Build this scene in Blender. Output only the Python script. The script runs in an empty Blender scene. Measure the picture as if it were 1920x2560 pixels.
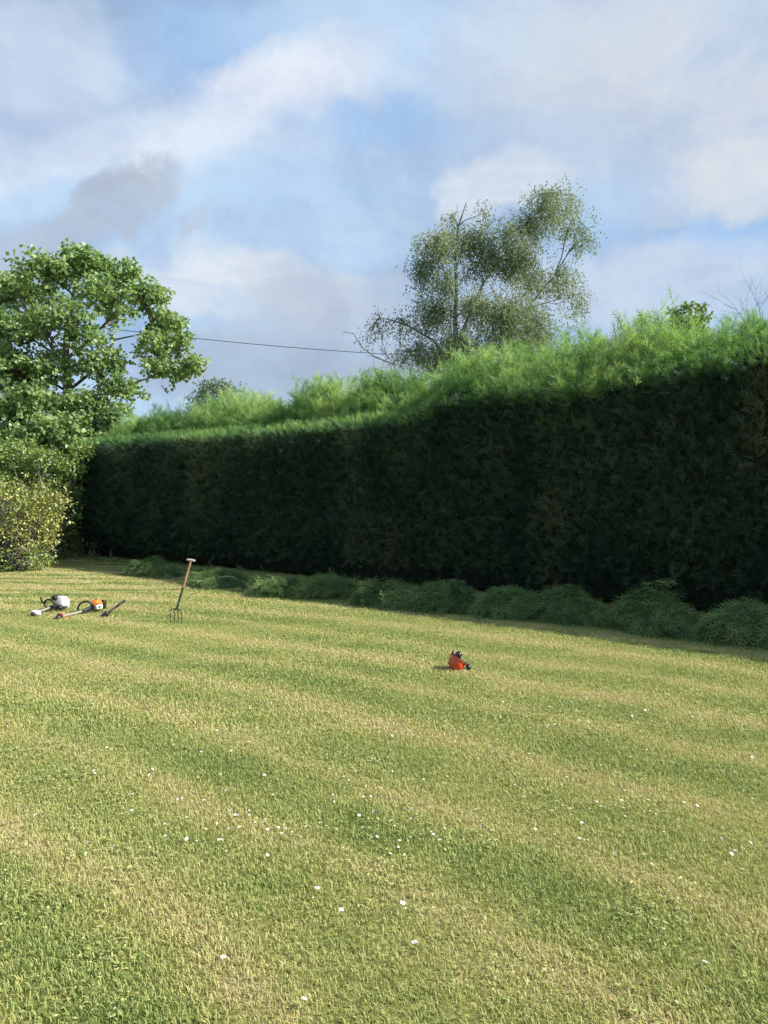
import bpy, math, random
import numpy as np
from mathutils import Vector, Matrix

rng = np.random.default_rng(11)
random.seed(5)
SC = bpy.context.scene
COL = SC.collection
R = math.radians

# ------------------------------------------------------------------ camera, sky, sun, exposure
F = 1862.0                       # focal length in photograph pixels (1920 wide)
CH = 1.62                        # eye height
HZ = 1260.0                      # row of the horizon in the photograph
cam_d = bpy.data.cameras.new('camera')
cam_d.sensor_fit = 'AUTO'
cam_d.sensor_width = 36.0
cam_d.lens = 36.0 * F / 2560.0
cam_d.clip_start = 0.1
cam_d.clip_end = 3000.0
cam = bpy.data.objects.new('camera', cam_d)
COL.objects.link(cam)
cam.location = (0, 0, CH)
cam.rotation_euler = (R(90) - math.atan((1280 - HZ) / F), 0, 0)
SC.camera = cam

SUN = Vector((0.995, -0.10, 0.0)).normalized()
SUN_ELEV = R(39)
SUN_DIR = Vector((SUN.x * math.cos(SUN_ELEV), SUN.y * math.cos(SUN_ELEV), math.sin(SUN_ELEV)))
sun_d = bpy.data.lights.new('sun', 'SUN')
sun_d.energy = 5.0
sun_d.angle = R(0.53)
sun_d.color = (1.0, 0.955, 0.865)
sun = bpy.data.objects.new('sun', sun_d)
COL.objects.link(sun)
sun.rotation_euler = SUN_DIR.to_track_quat('Z', 'Y').to_euler()

SC.view_settings.view_transform = 'Standard'
SC.view_settings.look = 'None'
SC.view_settings.exposure = 0.78
SC.view_settings.gamma = 1.0
SC.view_settings.use_curve_mapping = False
SC.cycles.max_bounces = 6
SC.cycles.transparent_max_bounces = 4
SC.cycles.use_denoising = True


def pix(px, py, Y):
    """a point of the place at depth Y seen at photograph pixel (px, py)"""
    return Vector(((px - 960) / F * Y, Y, CH - (py - HZ) / F * Y))


def gpix(px, py):
    Y = F * CH / (py - HZ)
    return Vector(((px - 960) / F * Y, Y, 0.0))


class NT:
    """small wrapper that makes node graphs shorter to write"""
    def __init__(s, tree):
        s.t = tree
        tree.nodes.clear()

    def n(s, typ, ins=None, **kw):
        nd = s.t.nodes.new(typ)
        for k, v in kw.items():
            setattr(nd, k, v)
        for k, v in (ins or {}).items():
            sock = nd.inputs[k]
            if isinstance(v, bpy.types.NodeSocket):
                s.t.links.new(v, sock)
            else:
                sock.default_value = v
        return nd

    def link(s, a, b):
        s.t.links.new(a, b)

    def math(s, op, a, b=0.0, c=0.0, clamp=False):
        return s.n('ShaderNodeMath', {0: a, 1: b, 2: c}, operation=op, use_clamp=clamp).outputs[0]

    def vmath(s, op, a, b=(0, 0, 0), out=0):
        return s.n('ShaderNodeVectorMath', {0: a, 1: b}, operation=op).outputs[out]

    def rng(s, v, a, b, c=0.0, d=1.0, smooth=True):
        return s.n('ShaderNodeMapRange', {0: v, 1: a, 2: b, 3: c, 4: d},
                   interpolation_type='SMOOTHSTEP' if smooth else 'LINEAR').outputs[0]

    def mix(s, f, a, b):
        nd = s.n('ShaderNodeMix', data_type='RGBA')
        for sock, v in ((nd.inputs['Factor'], f), (nd.inputs[6], a), (nd.inputs[7], b)):
            if isinstance(v, bpy.types.NodeSocket):
                s.t.links.new(v, sock)
            else:
                sock.default_value = v if not isinstance(v, tuple) or len(v) == 4 else (*v, 1.0)
        return nd.outputs[2]

    def noise(s, vec, scale, detail=4.0, rough=0.55, dist=0.0, col=False):
        nd = s.n('ShaderNodeTexNoise', {'Vector': vec, 'Scale': scale, 'Detail': detail,
                                        'Roughness': rough, 'Distortion': dist})
        return nd.outputs['Color' if col else 'Fac']


def build_world():
    w = bpy.data.worlds.new('World')
    SC.world = w
    w.use_nodes = True
    g = NT(w.node_tree)
    sky = g.n('ShaderNodeTexSky', sky_type='NISHITA')
    sky.sun_disc = False
    sky.sun_elevation = SUN_ELEV
    sky.sun_rotation = math.atan2(SUN.x, SUN.y)
    sky.air_density = 1.0
    sky.dust_density = 0.6
    sky.ozone_density = 1.6
    tc = g.n('ShaderNodeTexCoord')
    D = g.vmath('NORMALIZE', tc.outputs['Generated'])
    sep = g.n('ShaderNodeSeparateXYZ', {0: D})
    # cloud sheet: directions projected on a flat layer overhead
    den = g.math('ADD', g.math('MAXIMUM', sep.outputs[2], 0.0), 0.16)
    q = g.n('ShaderNodeCombineXYZ', {0: g.math('DIVIDE', sep.outputs[0], den),
                                     1: g.math('DIVIDE', sep.outputs[1], den), 2: 0.0}).outputs[0]
    veil = g.noise(q, 0.85, 7, 0.55, 0.6)
    qs = g.n('ShaderNodeMapping', {'Vector': q, 'Rotation': (0, 0, R(-25)), 'Scale': (0.85, 1.25, 1)}).outputs[0]
    fine = g.noise(qs, 2.2, 9, 0.62, 0.5)
    wob = g.vmath('SUBTRACT', g.noise(D, 3.2, 6, 0.6, 0.0, True), (0.5, 0.5, 0.5))
    Dw = g.vmath('ADD', D, g.vmath('MULTIPLY', wob, (0.20, 0.20, 0.20)))
    wob2 = g.vmath('SUBTRACT', g.noise(D, 11.0, 5, 0.6, 0.0, True), (0.5, 0.5, 0.5))
    Dw = g.vmath('ADD', Dw, g.vmath('MULTIPLY', wob2, (0.055, 0.055, 0.055)))
    S = 6.75
    c = g.vmath('MULTIPLY', sky.outputs[0], SKY_TINT)
    f = g.rng(veil, 0.34, 0.70, 0.15, 0.75)
    c = g.mix(f, c, (0.44 * S, 0.60 * S, 0.82 * S))
    f = g.math('MULTIPLY', g.rng(fine, 0.45, 0.72), g.rng(veil, 0.42, 0.62, 0, 0.75))
    c = g.mix(f, c, (0.66 * S, 0.725 * S, 0.82 * S))
    for (px, py, sx, sy, ang, colr, op, soft) in CLOUDS:
        d = Vector(((px - 960) / F, 1.0, (HZ - py) / F)).normalized()
        e1 = d.cross(Vector((0, 0, 1))).normalized()
        e2 = e1.cross(d).normalized()
        ca, sa = math.cos(R(ang)), math.sin(R(ang))
        a1, a2 = e1 * ca + e2 * sa, e2 * ca - e1 * sa
        k = d.length / F
        dd = g.vmath('SUBTRACT', Dw, tuple(d))
        u = g.vmath('DOT_PRODUCT', dd, tuple(a1 / (sx * k)), 1)
        v = g.vmath('DOT_PRODUCT', dd, tuple(a2 / (sy * k)), 1)
        r2 = g.math('ADD', g.math('MULTIPLY', u, u), g.math('MULTIPLY', v, v))
        m = g.rng(r2, 1.0 + soft, max(0.0, 1.0 - soft))
        m = g.math('MULTIPLY', m, g.rng(fine, 0.30, 0.60, op * 0.45, op))
        c = g.mix(m, c, tuple(x * S for x in colr))
    c = g.mix(0.26, c, (0.60 * S, 0.68 * S, 0.785 * S))
    fluff = g.noise(Dw, 8.0, 8, 0.62, 0.4)
    tone_ = g.rng(fluff, 0.36, 0.64, 0.93, 1.05)
    c = g.vmath('MULTIPLY', c, g.n('ShaderNodeCombineXYZ', {0: tone_, 1: tone_, 2: g.math('MULTIPLY_ADD', tone_, 0.6, 0.4)}).outputs[0])
    # below the horizon: dull green-grey land
    c = g.mix(g.rng(sep.outputs[2], -0.01, -0.06), c, (0.7, 0.8, 0.5))
    bg = g.n('ShaderNodeBackground', {'Color': c, 'Strength': 0.1})
    out = g.n('ShaderNodeOutputWorld', {'Surface': bg.outputs[0]})


SKY_TINT = (0.54, 0.74, 0.86)
#            px    py   rx   ry  tilt  colour               opacity soft
CLOUDS = [
    (60, 330, 420, 200, 8, (0.58, 0.68, 0.82), .6, .95),
    (120, 130, 170, 90, 12, (0.62, 0.69, 0.82), .6, .95),
    (560, 150, 200, 150, -24, (0.21, 0.42, 0.75), .75, .95),
    (1000, 80, 320, 130, 0, (0.42, 0.60, 0.82), .6, .95),
    (980, 325, 220, 44, 8, (0.22, 0.45, 0.77), .8, .95),
    (640, 290, 270, 80, 26, (0.72, 0.76, 0.84), .95, .85),
    (300, 400, 400, 80, 12, (0.63, 0.71, 0.83), .8, .95),
    (640, 490, 460, 60, 5, (0.36, 0.56, 0.81), .6, .95),
    (120, 505, 160, 34, 10, (0.38, 0.58, 0.82), .7, .95),
    (640, 590, 330, 80, 0, (0.40, 0.60, 0.83), .6, .95),
    (1740, 200, 430, 220, -14, (0.56, 0.60, 0.665), .97, .95),
    (1840, 430, 230, 90, -6, (0.60, 0.62, 0.66), .9, .9),
    (1900, 590, 200, 36, -6, (0.13, 0.38, 0.77), .95, .9),
    (1545, 480, 110, 90, 0, (0.30, 0.53, 0.81), .75, .95),
    (1265, 455, 112, 72, 14, (0.70, 0.72, 0.76), .95, .75),
    (300, 515, 125, 58, 36, (0.31, 0.36, 0.455), .95, .6),
    (200, 590, 110, 34, 14, (0.33, 0.385, 0.51), .95, .6),
    (470, 575, 50, 28, 36, (0.38, 0.46, 0.60), .85, .7),
    (40, 640, 130, 44, 8, (0.35, 0.42, 0.56), .8, .9),
    (560, 715, 230, 74, -6, (0.66, 0.70, 0.76), .97, .6),
    (780, 740, 120, 60, 10, (0.56, 0.62, 0.71), .8, .8),
    (900, 800, 330, 100, 0, (0.37, 0.445, 0.56), .9, .9),
    (700, 920, 440, 75, 0, (0.27, 0.355, 0.49), .95, .95),
    (1640, 720, 420, 105, 0, (0.49, 0.575, 0.71), .9, .9),
]
build_world()


# ------------------------------------------------------------------ helpers: objects, tags, meshes
def tag(o, label=None, cat=None, group=None, kind=None):
    for k, v in (('label', label), ('category', cat), ('group', group), ('kind', kind)):
        if v:
            o[k] = v
    return o


def link(name, me, parent=None, loc=None):
    o = bpy.data.objects.new(name, me)
    COL.objects.link(o)
    if parent is not None:
        o.parent = parent
    if loc is not None:
        o.location = loc
    return o


def thing(name, label, cat, loc=(0, 0, 0), rotz=0.0, group=None):
    o = bpy.data.objects.new(name, None)
    COL.objects.link(o)
    o.empty_display_size = 0.2
    o.location = loc
    o.rotation_euler = (0, 0, rotz)
    return tag(o, label, cat, group)


def np_mesh(name, verts, tris, mat, tone=None, smooth=False):
    verts = np.ascontiguousarray(verts, dtype=np.float32)
    tris = np.ascontiguousarray(tris, dtype=np.int32)
    me = bpy.data.meshes.new(name)
    nv, nf = len(verts), len(tris)
    k = tris.shape[1]
    me.vertices.add(nv)
    me.vertices.foreach_set('co', verts.ravel())
    me.loops.add(nf * k)
    me.loops.foreach_set('vertex_index', tris.ravel())
    me.polygons.add(nf)
    me.polygons.foreach_set('loop_start', np.arange(0, nf * k, k, dtype=np.int32))
    if smooth:
        me.polygons.foreach_set('use_smooth', np.ones(nf, dtype=bool))
    if tone is not None:
        a = me.attributes.new('tone', 'FLOAT', 'POINT')
        a.data.foreach_set('value', np.ascontiguousarray(tone, dtype=np.float32))
    me.update(calc_edges=True)
    if mat is not None:
        me.materials.append(mat)
    return me


def nrm(a):
    return a / np.maximum(np.linalg.norm(a, axis=-1, keepdims=True), 1e-9)


def frames(d, roll=None, up=None):
    """(M,3,3) with columns x, d, z; template runs along +Y, its face normal is +Z"""
    d = nrm(np.asarray(d, float))
    M = len(d)
    if up is None:
        up = rng.normal(size=(M, 3))
    x = nrm(np.cross(d, up))
    z = np.cross(x, d)
    if roll is not None:
        c, s = np.cos(roll)[:, None], np.sin(roll)[:, None]
        x, z = x * c + z * s, z * c - x * s
    return np.stack([x, d, z], axis=2)


def scatter(tv, tt, pos, fr, size, tone, ttone=None):
    """copies of a template (verts tv, triangles tt) as one vertex/triangle/tone array"""
    pos = np.asarray(pos, float)
    M, n = len(pos), len(tv)
    size = np.broadcast_to(np.asarray(size, float).reshape(-1, 1, 1), (M, 1, 1))
    v = np.einsum('mij,nj->mni', fr, tv) * size + pos[:, None, :]
    t = tt[None] + (np.arange(M) * n)[:, None, None]
    to = np.repeat(np.asarray(tone, float)[:, None], n, axis=1)
    if ttone is not None:
        to = to + ttone[None]
    return v.reshape(-1, 3), t.reshape(-1, tt.shape[1]), to.ravel()


def join(parts):
    V, T, C, o = [], [], [], 0
    for v, t, c in parts:
        V.append(v); T.append(t + o); C.append(c); o += len(v)
    return np.concatenate(V), np.concatenate(T), np.concatenate(C)


def vnoise(p, scale, seed=0):
    """cheap smooth value noise on 3-D points, about -1..1"""
    p = np.asarray(p, float) * scale
    i = np.floor(p).astype(np.int64)
    f = p - i
    f = f * f * (3 - 2 * f)
    out = 0
    for dx in (0, 1):
        for dy in (0, 1):
            for dz in (0, 1):
                h = (i[:, 0] + dx) * 374761393 + (i[:, 1] + dy) * 668265263 + (i[:, 2] + dz) * 2147483647 + seed * 974711
                h = (h ^ (h >> 13)) * 1274126177
                h = (h ^ (h >> 16)) & 0xFFFF
                w = (f[:, 0] if dx else 1 - f[:, 0]) * (f[:, 1] if dy else 1 - f[:, 1]) * (f[:, 2] if dz else 1 - f[:, 2])
                out = out + w * (h / 32767.5 - 1)
    return out


def tube_arrays(pts, radii, n=8, cap=True):
    pts = np.asarray(pts, float)
    K = len(pts)
    tang = nrm(np.gradient(pts, axis=0))
    ref = np.array([0.13, 0.21, 1.0]) if abs(tang[0][2]) < 0.9 else np.array([1.0, 0.2, 0.1])
    x = nrm(np.cross(tang, ref))
    y = np.cross(tang, x)
    a = np.linspace(0, 2 * np.pi, n, endpoint=False)
    ring = x[:, None] * np.cos(a)[None, :, None] + y[:, None] * np.sin(a)[None, :, None]
    v = (pts[:, None] + ring * np.asarray(radii, float)[:, None, None]).reshape(-1, 3)
    i = np.arange(n)
    j = (i + 1) % n
    t = []
    for k in range(K - 1):
        o = k * n
        t.append(np.stack([o + i, o + j, o + n + j], 1))
        t.append(np.stack([o + i, o + n + j, o + n + i], 1))
    if cap:
        v = np.concatenate([v, pts[:1], pts[-1:]])
        t.append(np.stack([np.full(n, K * n), j, i], 1))
        t.append(np.stack([np.full(n, K * n + 1), (K - 1) * n + i, (K - 1) * n + j], 1))
    return v, np.concatenate(t), np.zeros(len(v))


class MB:
    """collects solid shapes and links them as one mesh object"""
    def __init__(s):
        s.p = []

    def tube(s, pts, radii, n=10):
        if not hasattr(radii, '__len__'):
            radii = [radii] * len(pts)
        s.p.append(tube_arrays(pts, radii, n))
        return s

    def loft(s, rings):
        rings = np.asarray(rings, float)
        K, n = rings.shape[:2]
        v = rings.reshape(-1, 3)
        i = np.arange(n); j = (i + 1) % n
        t = []
        for k in range(K - 1):
            o = k * n
            t.append(np.stack([o + i, o + j, o + n + j], 1))
            t.append(np.stack([o + i, o + n + j, o + n + i], 1))
        v = np.concatenate([v, rings[0].mean(0)[None], rings[-1].mean(0)[None]])
        t.append(np.stack([np.full(n, K * n), j, i], 1))
        t.append(np.stack([np.full(n, K * n + 1), (K - 1) * n + i, (K - 1) * n + j], 1))
        s.p.append((v, np.concatenate(t), np.zeros(len(v))))
        return s

    def rbox(s, c, size, bev=0.15, rot=(0, 0, 0), taper=1.0, n=20):
        """box with rounded edges: super-ellipse rings lofted along z"""
        sx, sy, sz = size
        a = np.linspace(0, 2 * np.pi, n, endpoint=False)
        e = 0.45
        cx = np.sign(np.cos(a)) * np.abs(np.cos(a)) ** e
        cy = np.sign(np.sin(a)) * np.abs(np.sin(a)) ** e
        rings = []
        b = bev * min(size)
        for z, k in ((-sz / 2, 1 - bev), (-sz / 2 + b * .5, 1 - bev * .25), (-sz / 2 + b, 1.0), (sz / 2 - b, taper),
                     (sz / 2 - b * .5, taper * (1 - bev * .25)), (sz / 2, taper * (1 - bev))):
            rings.append(np.stack([cx * sx / 2 * k, cy * sy / 2 * k, np.full(n, z)], 1))
        m = np.array(Matrix.Rotation(rot[2], 3, 'Z') @ Matrix.Rotation(rot[1], 3, 'Y') @ Matrix.Rotation(rot[0], 3, 'X'))
        return s.loft(np.asarray(rings) @ m.T + np.asarray(c))

    def ellipsoid(s, c, r, rot=(0, 0, 0), nu=14, nv=9):
        a = np.linspace(0, 2 * np.pi, nu, endpoint=False)
        m = np.array(Matrix.Rotation(rot[2], 3, 'Z') @ Matrix.Rotation(rot[1], 3, 'Y') @ Matrix.Rotation(rot[0], 3, 'X'))
        rings = []
        for ph in np.linspace(-np.pi / 2 + .08, np.pi / 2 - .08, nv):
            rings.append(np.stack([np.cos(a) * np.cos(ph) * r[0], np.sin(a) * np.cos(ph) * r[1], np.full(nu, np.sin(ph) * r[2])], 1))
        return s.loft(np.asarray(rings) @ m.T + np.asarray(c))

    def build(s, name, mat, parent=None, loc=None, smooth=True):
        v, t, c = join(s.p)
        me = np_mesh(name, v, t, mat, None, smooth)
        o = link(name, me, parent, loc)
        if smooth:
            try:
                me.set_sharp_from_angle(angle=R(45))
            except Exception:
                pass
        return o


def arc(c, r, a0, a1, n, plane='xz'):
    out = []
    for a in np.linspace(R(a0), R(a1), n):
        u, w = math.cos(a) * r, math.sin(a) * r
        out.append((c[0] + u, c[1], c[2] + w) if plane == 'xz' else ((c[0], c[1] + u, c[2] + w) if plane == 'yz' else (c[0] + u, c[1] + w, c[2])))
    return out


# ------------------------------------------------------------------ materials
def principled(name, color, rough=0.5, spec=0.5, metal=0.0, bump=0.0, bscale=40.0, vary=0.15, vscale=6.0):
    m = bpy.data.materials.new(name)
    m.use_nodes = True
    g = NT(m.node_tree)
    geo = g.n('ShaderNodeTexCoord').outputs['Object']
    nz = g.noise(geo, vscale, 5, 0.6)
    hi = tuple(min(1, c * (1 + vary)) for c in color)
    lo = tuple(c * (1 - vary) for c in color)
    col = g.mix(g.rng(nz, 0.3, 0.7), lo, hi)
    ins = {'Base Color': col, 'Roughness': g.rng(nz, 0.3, 0.7, max(0.02, rough - .08), min(1, rough + .08)), 'Specular IOR Level': spec, 'Metallic': metal}
    if bump:
        ins['Normal'] = g.n('ShaderNodeBump', {'Height': g.noise(geo, bscale, 4, 0.6), 'Strength': bump, 'Distance': 0.01}).outputs[0]
    b = g.n('ShaderNodeBsdfPrincipled', ins)
    g.n('ShaderNodeOutputMaterial', {'Surface': b.outputs[0]})
    return m


def leaf_mat(name, cols, transl=0.35, rough=0.5, spec=0.35, nscale=0.6, namp=0.5, tcol=1.25):
    """leaf surface: colour by a per-leaf tone plus slow variation through the plant, some light passing through"""
    m = bpy.data.materials.new(name)
    m.use_nodes = True
    g = NT(m.node_tree)
    t = g.n('ShaderNodeAttribute', attribute_name='tone').outputs['Fac']
    pos = g.n('ShaderNodeNewGeometry').outputs['Position']
    nz = g.noise(pos, nscale, 3, 0.6)
    t = g.math('ADD', t, g.rng(nz, 0.3, 0.7, -namp / 2, namp / 2, False), clamp=True)
    ramp = g.n('ShaderNodeValToRGB', {0: t})
    el = ramp.color_ramp.elements
    while len(el) < len(cols):
        el.new(0.5)
    for i, c in enumerate(cols):
        el[i].position = i / (len(cols) - 1)
        el[i].color = (*c, 1)
    col = ramp.outputs[0]
    b = g.n('ShaderNodeBsdfPrincipled', {'Base Color': col, 'Roughness': rough, 'Specular IOR Level': spec})
    tr = g.n('ShaderNodeBsdfTranslucent', {'Color': g.vmath('MULTIPLY', col, (tcol, tcol * 1.05, tcol * 0.6))})
    mx = g.n('ShaderNodeMixShader', {0: transl, 1: b.outputs[0], 2: tr.outputs[0]})
    g.n('ShaderNodeOutputMaterial', {'Surface': mx.outputs[0]})
    return m


def bark_mat(name, a, b, scale=9.0, bump=0.6):
    m = bpy.data.materials.new(name)
    m.use_nodes = True
    g = NT(m.node_tree)
    geo = g.n('ShaderNodeTexCoord').outputs['Object']
    st = g.vmath('MULTIPLY', geo, (1, 1, 0.3))
    nz = g.noise(st, scale, 6, 0.65, 0.5)
    col = g.mix(g.rng(nz, 0.35, 0.65), a, b)
    bp = g.n('ShaderNodeBump', {'Height': nz, 'Strength': bump, 'Distance': 0.03}).outputs[0]
    s = g.n('ShaderNodeBsdfPrincipled', {'Base Color': col, 'Roughness': 0.85, 'Specular IOR Level': 0.2, 'Normal': bp})
    g.n('ShaderNodeOutputMaterial', {'Surface': s.outputs[0]})
    return m


# hedge line: its clipped foot seen at the right edge of the photograph, and its run to the far left
HP = np.array([5.18, 10.05]); HD = np.array([-0.748, 0.663]); HN = np.array([-0.663, -0.748])   # HN points to the lawn


def hw(s, b, z):
    """hedge coordinates (run s, depth b behind the face, height z) to the place"""
    s, b, z = np.broadcast_arrays(np.asarray(s, float), np.asarray(b, float), np.asarray(z, float))
    return np.stack([HP[0] + HD[0] * s - HN[0] * b, HP[1] + HD[1] * s - HN[1] * b, z], -1)


def s_of_px(px, off):
    u = (px - 960) / F
    p = HP + HN * off
    return (p[0] - u * p[1]) / (u * HD[1] - HD[0])


def lawn_patch(g, pos):
    """slow colour map of the lawn: 0 lush green, 1 dry straw; mowing bands run along the hedge"""
    wob = g.vmath('SUBTRACT', g.noise(pos, 0.35, 3, 0.5, 0.0, True), (0.5, 0.5, 0.5))
    pw = g.vmath('ADD', pos, g.vmath('MULTIPLY', wob, (0.8, 0.8, 0)))
    sw = g.n('ShaderNodeSeparateXYZ', {0: pw})
    bend = g.math('ADD', 0.48, g.math('DIVIDE', 1.3, g.math('ADD', g.math('MAXIMUM', sw.outputs[1], 0.0), 1.2)))
    across = g.math('ADD', g.math('MULTIPLY', sw.outputs[1], -0.835), g.math('MULTIPLY', g.math('MULTIPLY', sw.outputs[0], bend), -1.0))
    b1 = g.math('SINE', g.math('MULTIPLY', across, 6.6))
    line = g.rng(b1, 0.55, 1.0, 0.0, 0.16)
    b2 = g.math('SINE', g.math('MULTIPLY_ADD', across, 2.9, 1.1))
    st = g.n('ShaderNodeMapping', {'Vector': pos, 'Rotation': (0, 0, R(33)), 'Scale': (0.32, 1.8, 1)}).outputs[0]
    n1 = g.noise(st, 0.8, 5, 0.62, 0.4)
    sx = g.n('ShaderNodeSeparateXYZ', {0: pos})
    far = g.math('MULTIPLY', g.rng(sx.outputs[1], 9.5, 13.0), g.rng(sx.outputs[0], -2.5, -4.5))
    b3 = g.math('SINE', g.math('MULTIPLY', g.math('ADD', sx.outputs[1], g.math('MULTIPLY', n1, 2.4)), 6.5))
    n2 = g.noise(pos, 2.3, 4, 0.6)
    v = g.math('MULTIPLY_ADD', b1, 0.13, 0.475)
    v = g.math('ADD', v, line)
    v = g.math('MULTIPLY_ADD', b2, 0.08, v)
    v = g.math('MULTIPLY_ADD', g.math('MULTIPLY', b3, far), 0.42, v)
    v = g.math('ADD', v, g.rng(n1, 0.25, 0.75, -0.25, 0.25, False))
    v = g.math('ADD', v, g.rng(n2, 0.25, 0.75, -0.15, 0.15, False))
    return v


def lawn_grad(g, v):
    ramp = g.n('ShaderNodeValToRGB', {0: v})
    el = ramp.color_ramp.elements
    stops = [(0.0, (0.20, 0.28, 0.080)), (0.28, (0.335, 0.39, 0.12)), (0.52, (0.455, 0.455, 0.155)),
             (0.75, (0.525, 0.50, 0.205)), (1.0, (0.60, 0.51, 0.275))]
    while len(el) < len(stops):
        el.new(0.5)
    for e, (p, c) in zip(el, stops):
        e.position = p
        e.color = (*c, 1)
    return ramp.outputs[0]


def make_grass_mat():
    m = bpy.data.materials.new('grass_blades')
    m.use_nodes = True
    g = NT(m.node_tree)
    pos = g.n('ShaderNodeNewGeometry').outputs['Position']
    t = g.n('ShaderNodeAttribute', attribute_name='tone').outputs['Fac']
    v = g.math('ADD', lawn_patch(g, pos), g.math('MULTIPLY_ADD', t, 0.75, -0.375), clamp=True)
    col = lawn_grad(g, v)
    b = g.n('ShaderNodeBsdfPrincipled', {'Base Color': col, 'Roughness': 0.5, 'Specular IOR Level': 0.3})
    tr = g.n('ShaderNodeBsdfTranslucent', {'Color': g.vmath('MULTIPLY', col, (1.1, 1.15, 0.8))})
    mx = g.n('ShaderNodeMixShader', {0: 0.3, 1: b.outputs[0], 2: tr.outputs[0]})
    g.n('ShaderNodeOutputMaterial', {'Surface': mx.outputs[0]})
    return m


def make_soil_mat():
    m = bpy.data.materials.new('lawn_thatch')
    m.use_nodes = True
    g = NT(m.node_tree)
    pos = g.n('ShaderNodeNewGeometry').outputs['Position']
    v = g.math('ADD', lawn_patch(g, pos), 0.0, clamp=True)
    col = lawn_grad(g, v)
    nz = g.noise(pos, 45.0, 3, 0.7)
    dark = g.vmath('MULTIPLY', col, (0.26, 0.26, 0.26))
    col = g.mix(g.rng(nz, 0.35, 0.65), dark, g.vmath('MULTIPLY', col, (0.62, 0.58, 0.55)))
    bp = g.n('ShaderNodeBump', {'Height': nz, 'Strength': 0.5, 'Distance': 0.02}).outputs[0]
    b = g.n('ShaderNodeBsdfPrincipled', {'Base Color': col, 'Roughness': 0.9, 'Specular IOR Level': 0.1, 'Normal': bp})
    g.n('ShaderNodeOutputMaterial', {'Surface': b.outputs[0]})
    return m


M_GRASS = make_grass_mat()
M_SOIL = make_soil_mat()
M_HEDGE = leaf_mat('conifer_clipped', [(0.020, 0.044, 0.028), (0.043, 0.088, 0.049), (0.078, 0.148, 0.070), (0.17, 0.145, 0.07)], 0.15, 0.6, 0.25, 0.9, 0.5)
M_GROW = leaf_mat('conifer_new_growth', [(0.065, 0.15, 0.055), (0.155, 0.29, 0.10), (0.28, 0.43, 0.155), (0.46, 0.54, 0.24)], 0.42, 0.55, 0.25, 0.7, 0.6)
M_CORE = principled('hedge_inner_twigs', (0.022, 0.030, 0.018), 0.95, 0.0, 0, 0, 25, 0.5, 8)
M_CLIP = leaf_mat('conifer_clippings', [(0.075, 0.14, 0.055), (0.15, 0.25, 0.085), (0.24, 0.34, 0.115), (0.32, 0.29, 0.13)], 0.3, 0.6, 0.25, 1.5, 0.5)
M_SYC = leaf_mat('sycamore_leaf', [(0.05, 0.11, 0.045), (0.12, 0.21, 0.08), (0.24, 0.345, 0.135), (0.42, 0.52, 0.23)], 0.32, 0.42, 0.32, 0.5, 0.4)
M_BIRCH = leaf_mat('birch_leaf', [(0.11, 0.165, 0.135), (0.18, 0.24, 0.18), (0.25, 0.30, 0.195), (0.34, 0.365, 0.21)], 0.36, 0.6, 0.2, 0.22, 0.7)
M_GOLD = leaf_mat('golden_shrub_leaf', [(0.05, 0.10, 0.025), (0.20, 0.25, 0.06), (0.46, 0.45, 0.13), (0.74, 0.64, 0.30)], 0.25, 0.4, 0.5, 0.9, 0.4)
M_BUSH = leaf_mat('green_shrub_leaf', [(0.06, 0.115, 0.035), (0.14, 0.22, 0.06), (0.27, 0.36, 0.10), (0.46, 0.52, 0.20)], 0.3, 0.42, 0.45, 0.8, 0.4)
M_DEEP = leaf_mat('dark_shrub_leaf', [(0.02, 0.055, 0.02), (0.045, 0.10, 0.03), (0.08, 0.16, 0.045), (0.13, 0.21, 0.06)], 0.22, 0.4, 0.5, 0.8, 0.4)
M_SYCBARK = bark_mat('grey_bark', (0.10, 0.09, 0.075), (0.21, 0.19, 0.16))
M_BIRCHBARK = bark_mat('birch_bark', (0.10, 0.09, 0.08), (0.26, 0.245, 0.22), 6.0)
M_TWIG = bark_mat('brown_cut_twig', (0.05, 0.035, 0.02), (0.10, 0.07, 0.04))
M_DEADBARK = bark_mat('dead_twig_bark', (0.11, 0.10, 0.09), (0.20, 0.18, 0.165))

# ------------------------------------------------------------------ ground
def ground_z(x, y):
    return 0.012 * vnoise(np.stack([x, y, 0 * x], -1), 0.5, 3)


xs = np.concatenate([[-600, -300, -120, -60, -35], np.linspace(-24, 24, 49), [35, 60, 120, 300, 600]])
ys = np.concatenate([[-300, -100, -40, -15, -6], np.linspace(-2, 30, 33), [36, 50, 80, 150, 300, 700, 1200]])
gx, gy = np.meshgrid(xs, ys)
gv = np.stack([gx.ravel(), gy.ravel(), np.zeros(gx.size)], 1)
near = (np.abs(gv[:, 0]) < 25) & (gv[:, 1] > -3) & (gv[:, 1] < 31)
gv[near, 2] = ground_z(gv[near, 0], gv[near, 1])
nx = len(xs)
ii, jj = np.meshgrid(np.arange(nx - 1), np.arange(len(ys) - 1))
a = (jj * nx + ii).ravel()
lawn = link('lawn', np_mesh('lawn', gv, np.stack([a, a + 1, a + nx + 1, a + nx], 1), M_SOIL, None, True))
tag(lawn, kind='structure')


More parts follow.
